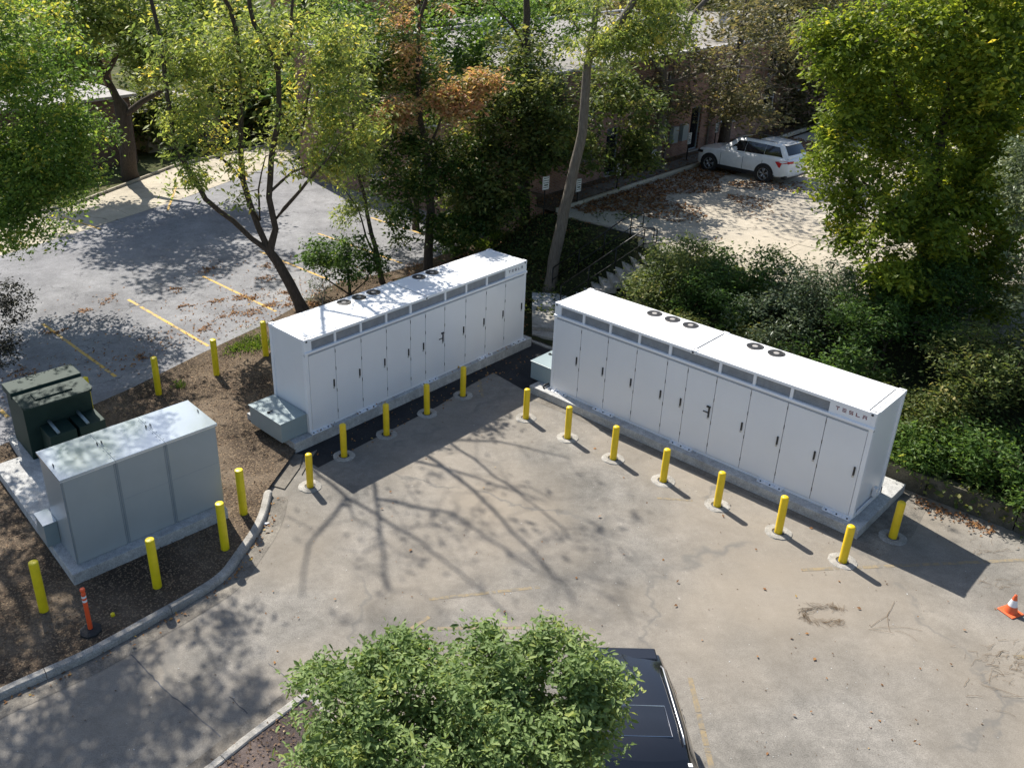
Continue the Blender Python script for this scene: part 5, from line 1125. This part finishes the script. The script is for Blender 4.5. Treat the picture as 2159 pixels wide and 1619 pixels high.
# --- far trees closing the view, each its own crown
fartrees = [(30, 60, 66, 5, 5, 'leaf_green', .5, 'tree crown at the top left corner behind the bright tree'), (430, 40, 72, 5, 5, 'leaf_locust', .35, 'pale green tree far behind the forked trunk'), (620, 120, 64, 3.6, 3.6, 'leaf_locust', .35, 'light green tree before the orange brick block'),
            (520, 190, 62, 4, 2.6, 'leaf_dark', .6, 'dark low tree at the far curb behind the forked trunk'), (700, 170, 58, 3.2, 2.8, 'leaf_green', .4, 'small green tree left of the flat roofed building'), (700, 30, 74, 4, 4, 'leaf_green', .3, 'green tree at the top edge right of the orange brick block'),
            (1010, 10, 84, 5, 4, 'leaf_dark', .7, 'olive tree far behind the flat roof'), (1180, 30, 78, 3, 3, 'leaf_locust', .4, 'yellowish tree crown behind the flat roof, left of the fork'), (1420, 10, 80, 6, 4, 'leaf_brown', .6, 'brown-green tree far behind the twiggy tree'),
            (1600, 10, 74, 6, 5, 'leaf_dark', .6, 'dark tree at the top edge above the white vehicle'), (1980, 70, 62, 6, 5.5, 'leaf_brown', .40, 'dark brownish tree between the bright right trees'), (1860, 20, 78, 5, 4, 'leaf_pale', .4, 'pale green tree at the top edge on the right'),
            (2130, 90, 58, 4, 3, 'leaf_dark', .5, 'dark tree at the right edge behind the yellow-tipped tree'), (1745, 190, 64, 1.6, 1.6, 'leaf_green', .6, 'small round green tree by the far sidewalk'), (310, 230, 58, 2.6, 1.8, 'leaf_dark', .5, 'dark bush beside the gnarled trunk')]
for i, (u, v, yy, rr, rz, mt, tm_, lb) in enumerate(fartrees):
    c = PY3(u, v, yy); tree('far_tree', lb, [([(c[0], c[1], .1), (c[0] + .1, c[1], max(1.2, c[2] - rz * .6)), (c[0], c[1], c[2] + rz * .3)], .2, .06)], [(c, (rr, rr * .8, rz)), ((c[0] + rr * .5, c[1], c[2] - rz * .35), (rr * .7, rr * .6, rz * .6)), ((c[0] - rr * .5, c[1], c[2] - rz * .2), (rr * .65, rr * .6, rz * .7))], int(150 + 14 * rr * rz), 26, .42, mt, 'bark_dark', 80 + i, cr=1.2, tmean=tm_, tsd=.2, carve=-.15, cs=.3, group='trees far behind', step=1.2, tip=.02)

# ================================================================ litter, weeds, twigs
def scatter_px(n, fn, rng):
    out = []
    while len(out) < n:
        p = fn(rng)
        if p is not None: out.append(p)
    return np.array(out)
rng = np.random.default_rng(5)
def litter(name, pts, size, mat, label=None, tm=.5, ts=.2, up=2.2, asp=.6):
    o = leafmesh(name, pts + np.array([0, 0, .012]), size, mat, None, rng, rng.normal(tm, ts, len(pts)), asp, .0, up, .35)
    return tag(o, label, 'leaves') if label else o
# clumps of fallen leaves on the lower lot (picked out where they lie in drifts)
cl = [(440, 570, .6), (560, 585, .5), (590, 560, .4), (600, 615, .5), (540, 630, .6), (480, 660, .5), (430, 690, .5), (520, 660, .7), (575, 645, .6), (610, 640, .6), (120, 700, .5), (180, 655, .4), (225, 630, .5), (370, 610, .5), (560, 560, .5), (300, 755, .4), (505, 625, .6), (455, 635, .5), (390, 645, .4), (50, 790, .6), (660, 640, .6), (960, 520, .7), (1010, 510, .6), (870, 560, .6), (1040, 540, .6)]
P_ = []
for u, v, s in cl:
    c = at(u, v, ZL + .01 if u < 900 else .14); m = int(150 * s)
    for k in range(3):
        cc = np.array(c) + np.append(rng.normal(0, .30 * s, 2), 0); q = rng.normal(0, 1, (m // 3, 2)) * np.array([.30, .11]) * s
        an = AT + rng.normal(0, .5); R_ = np.array([[math.cos(an), -math.sin(an)], [math.sin(an), math.cos(an)]]); q = q @ R_.T
        P_.append(np.concatenate([cc[:2] + q, np.full((len(q), 1), cc[2])], 1))
    q = rng.normal(0, .9, (int(30 * s), 2)); P_.append(np.concatenate([np.array(c)[:2] + q, np.full((len(q), 1), c[2])], 1))
ab = np.stack([rng.uniform(-7, 10, 900), 7.4 + np.abs(rng.normal(0, 1.6, 900))], 1); P_.append(np.array([tuple(FA(a, max(b, edge(near, a) + .05), ZL + .01)) for a, b in ab]))
litter('fallen_leaves', np.concatenate(P_), .085, 'leaf_fallen', 'drifts of brown fallen leaves on the lower parking lot')
# chips and leaves on the soil bed
P_ = []
def inbed():
    a, b = rng.uniform(-14, 10), rng.uniform(-8, 8.6); return a, b
bedP = [Vector((q[0], q[1])) for q in [(p[0], p[1]) for p in bp]]
def inside(x, y, poly_):
    c = False; n = len(poly_); j = n - 1
    for i in range(n):
        xi, yi, xj, yj = poly_[i][0], poly_[i][1], poly_[j][0], poly_[j][1]
        if (yi > y) != (yj > y) and x < (xj - xi) * (y - yi) / (yj - yi) + xi: c = not c
        j = i
    return c
pts = []
while len(pts) < 15000:
    a, b = inbed(); p = FA(a, b, .125)
    if a > -.6 and b < 2.2: continue
    if not inside(p.x, p.y, bedP): continue
    dens = .55 + .45 * mnoise.noise(Vector((p.x * .7, p.y * .7, 0)))
    if b > 3.5: dens += .35
    if rng.uniform() < dens: pts.append((p.x, p.y, .125 + rng.uniform(0, .012)))
litter('wood_chips', np.array(pts), .055, 'leaf_litter', 'wood chips and leaf crumbs strewn over the bare soil bed', .28, .22, 1.6, .45)
# upper lot: heavy drift near the kerb, thinning out
pts = []
while len(pts) < 9000:
    a = rng.uniform(16.5, 36); b = 4.0 - abs(rng.normal(0, 2.6))
    if a > 22 and rng.uniform() < .25: b = rng.uniform(-3, 3)
    if mnoise.noise(Vector((a * .45, b * .45, 2))) + .25 * (b - 1) / 3 < -.05: continue
    pts.append(tuple(FA(a, b, ZU + .012)))
for _ in range(1500): a = rng.uniform(16, 42); pts.append(tuple(FA(a, rng.uniform(4.2, 5.9), ZU + .06)))
litter('fallen_leaves', np.array(pts), .12, 'leaf_fallen', 'carpet of reddish brown leaves along the upper lot curb and round the white vehicle', .38)
# scattered leaves on patio and round pads
pts = []
for _ in range(150): pts.append(tuple(FA(rng.uniform(0, 9), rng.uniform(-1.3, -.2), .012)))
for _ in range(60): pts.append(tuple(FA(rng.uniform(0, 9.1), rng.uniform(-.12, -.02), .315)))
for _ in range(130):
    u, v = rng.uniform(560, 2159), rng.uniform(900, 1619); pts.append(G(u, v, .008))
for _ in range(170): q = cpath[rng.integers(0, len(cpath))]; pts.append((q.x + rng.normal(0, .1) + .08, q.y + rng.normal(0, .1) - .06, .014))
litter('fallen_leaves', np.array(pts), .065, 'leaf_fallen', 'scattered dry leaves on the paving round the cabinets', .6, .25)
pts = [G(1120 + rng.uniform(-30, -8), rng.uniform(590, 712), .14) for _ in range(120)] + [tuple(FB(9.6 + rng.uniform(0, 1.7), 2.25 + rng.normal(0, .13), .02)) for _ in range(260)]
litter('fallen_leaves', np.array(pts), .07, 'leaf_fallen', 'small reddish leaves heaped along the foot of the retaining wall', .3)
# pale grit and chips on the paving
pts = np.array([G(rng.uniform(0, 2159), rng.uniform(880, 1619), .006) for _ in range(420)]); o = leafmesh('grit', pts, .022, 'leaf_pale', None, rng, rng.uniform(.6, 1, len(pts)), .8, 0, 3, .4); o.data.materials[0] = M['new_concrete']; tag(o, 'pale grit and tiny chips scattered over the paving', 'grit')
pts = np.array([G(rng.uniform(0, 2159), rng.uniform(880, 1619), .006) for _ in range(500)]); o = leafmesh('grit', pts, .030, 'leaf_litter', None, rng, rng.uniform(.0, .4, len(pts)), .6, 0, 3, .4); tag(o, 'dark bark crumbs scattered over the paving', 'grit')
pts = np.array([(rng.uniform(-4.5, 2), rng.uniform(7, 12), .1) for _ in range(5000)]); pts = pts[[inside(q[0], q[1], [(p_[0], p_[1]) for p_ in (ip + [(.9, 8.6), (1.6, 2), (-9, 0)])]) for q in pts]]
litter('wood_chips', pts, .05, 'leaf_litter', 'grey brown mulch chips in the island bed under the foreground tree', .25)
# twig heaps
def twigs(label, c, n, spread, ln, seed, ring=False):
    r = random.Random(seed); m = MB()
    for _ in range(n):
        if ring: t = r.uniform(.3, 5.2); px_ = c[0] + spread * math.cos(t) * 1.15 + r.gauss(0, .04); py_ = c[1] + spread * .62 * math.sin(t) + r.gauss(0, .04); an = t + math.pi / 2 + r.gauss(0, .4)
        else: px_ = c[0] + r.gauss(0, spread); py_ = c[1] + r.gauss(0, spread * .6); an = r.uniform(-.6, .9)
        L_ = ln * r.uniform(.4, 1.3); P0 = Vector((px_, py_, .012)); pts = [P0]
        for k in range(4): an += r.gauss(0, .28); P0 = P0 + Vector((math.cos(an), math.sin(an), 0)) * L_ / 4; pts.append(Vector((P0.x, P0.y, .010 + r.uniform(0, .02))))
        m.tube(pts, r.uniform(.0015, .0035), 3)
    o = m.build('twig_heap', 'straw_brown'); o['kind'] = 'stuff'; return tag(o, label, 'twigs')
twigs('ring shaped heap of brown straw and twigs on the open paving', at(1742, 1297), 170, .38, .18, 1, True)
twigs('curved thin dry vine beside the straw heap', at(1855, 1327), 5, .12, .9, 2)
twigs('loose brown twigs under the traffic cone side of the paving', at(2120, 1395), 90, .36, .20, 3)
twigs('few long twigs near the bottom right of the paving', at(2070, 1450), 9, .35, .5, 4)
twigs('twigs at the tip of the right cabinet\'s shadow', at(2075, 1160), 16, .22, .25, 5)
twigs('small twigs between the cabinet shadow and the cone', at(2085, 1230), 16, .18, .22, 6)
# grass and weeds
def grass(label, spots, n, h, seed, mat='grass_blade'):
    r = np.random.default_rng(seed); C_ = []
    for c, s in spots: k = int(n * s); q = r.normal(0, .30 * s ** .5, (k, 2)); C_.append(np.concatenate([np.array(c)[:2] + q, np.full((k, 1), c[2])], 1))
    C_ = np.concatenate(C_); m = len(C_); az = r.uniform(0, 6.28, m); t = np.stack([np.cos(az) * .5, np.sin(az) * .5, np.full(m, 1.0)], 1); L = h * r.uniform(.4, 1.3, m)[:, None]; s_ = np.stack([-np.sin(az), np.cos(az), np.zeros(m)], 1) * .010
    V = np.stack([C_ - s_, C_ + s_, C_ + t * L * .6 + s_ * .7, C_ + t * L + np.stack([np.cos(az), np.sin(az), np.full(m, -.2)], 1) * L * .3], 1).reshape(-1, 3)
    F = [(4 * i, 4 * i + 1, 4 * i + 2) for i in range(m)] + [(4 * i, 4 * i + 2, 4 * i + 3) for i in range(m)]
    o = meshobj('grass', V, F, mat); a = o.data.attributes.new('tint', 'FLOAT', 'FACE'); a.data.foreach_set('value', np.tile(np.clip(r.normal(.5, .22, m), 0, 1), 2).astype(np.float32)); o['kind'] = 'stuff'; return tag(o, label, 'grass')
grass('patch of fresh green grass round the farthest tall bollard', [(at(525, 715, .12), 1.2), (at(500, 735, .12), .7), (at(545, 730, .12), .6), (at(530, 695, .12), .7), (at(380, 815, .12), .15)], 420, .14, 1)
grass('green grass and weeds at the bank behind the left cabinet', [(at(1050, 500, .3), 1.0), (at(1020, 520, .25), .8), (at(700, 560, .2), .6), (at(1075, 540, .4), .5)], 400, .22, 2)
pts = []
for _ in range(13000):
    a, b = rng.uniform(9.75, 15.2), rng.uniform(-26, 3.9)
    if 0 and b > 0: continue
    if b > -2.6 and a < 12.4: continue
    pts.append(tuple(FA(a, b, hill(a, b) + abs(rng.normal(0, .16)))))
o = leafmesh('ground_cover', np.array(pts), .13, 'leaf_dark', None, rng, rng.normal(.45, .25, len(pts)), .5, .1, 1.2, .3); tag(o, 'dark green ground cover over the bank', 'ground cover')
pts = [tuple(FA(a, b, hill(a, b) + abs(rng.normal(0, .22)))) for a, b in zip(rng.uniform(11.2, 16.5, 7000), rng.uniform(-.6, 6.5, 7000)) if not (5.9 < FA(a, b).x < 9.6 and 29.0 < FA(a, b).y < 31.0) and a < 14.9 + .1 * b]
o = leafmesh('ivy', np.array(pts), .13, 'leaf_dark', None, rng, rng.normal(.30, .22, len(pts)), .55, .1, 1.0, .3); tag(o, 'dark ivy on the slope between the pale trunk and the upper lot', 'ivy')
pts = [tuple(FA(a, b, hill(a, b) + .03)) for a, b in zip(rng.uniform(9.8, 17.2, 3500), rng.uniform(2.2, 9, 3500))]
litter('fallen_leaves', np.array(pts), .085, 'leaf_fallen', 'brown leaves on the bank below the brick building corner', .4)
pts = np.array([tuple(FA(a, b, .45 + rng.uniform(-.3, .25))) for a, b in zip(9.60 + rng.normal(0, .17, 3400), rng.uniform(-26, -12.4, 3400))])
o = leafmesh('ivy', pts, .12, 'leaf_dark', None, rng, rng.normal(.55, .25, len(pts)), .6, .5, .6, .3); tag(o, 'ivy hanging over the retaining wall at the right edge', 'ivy')
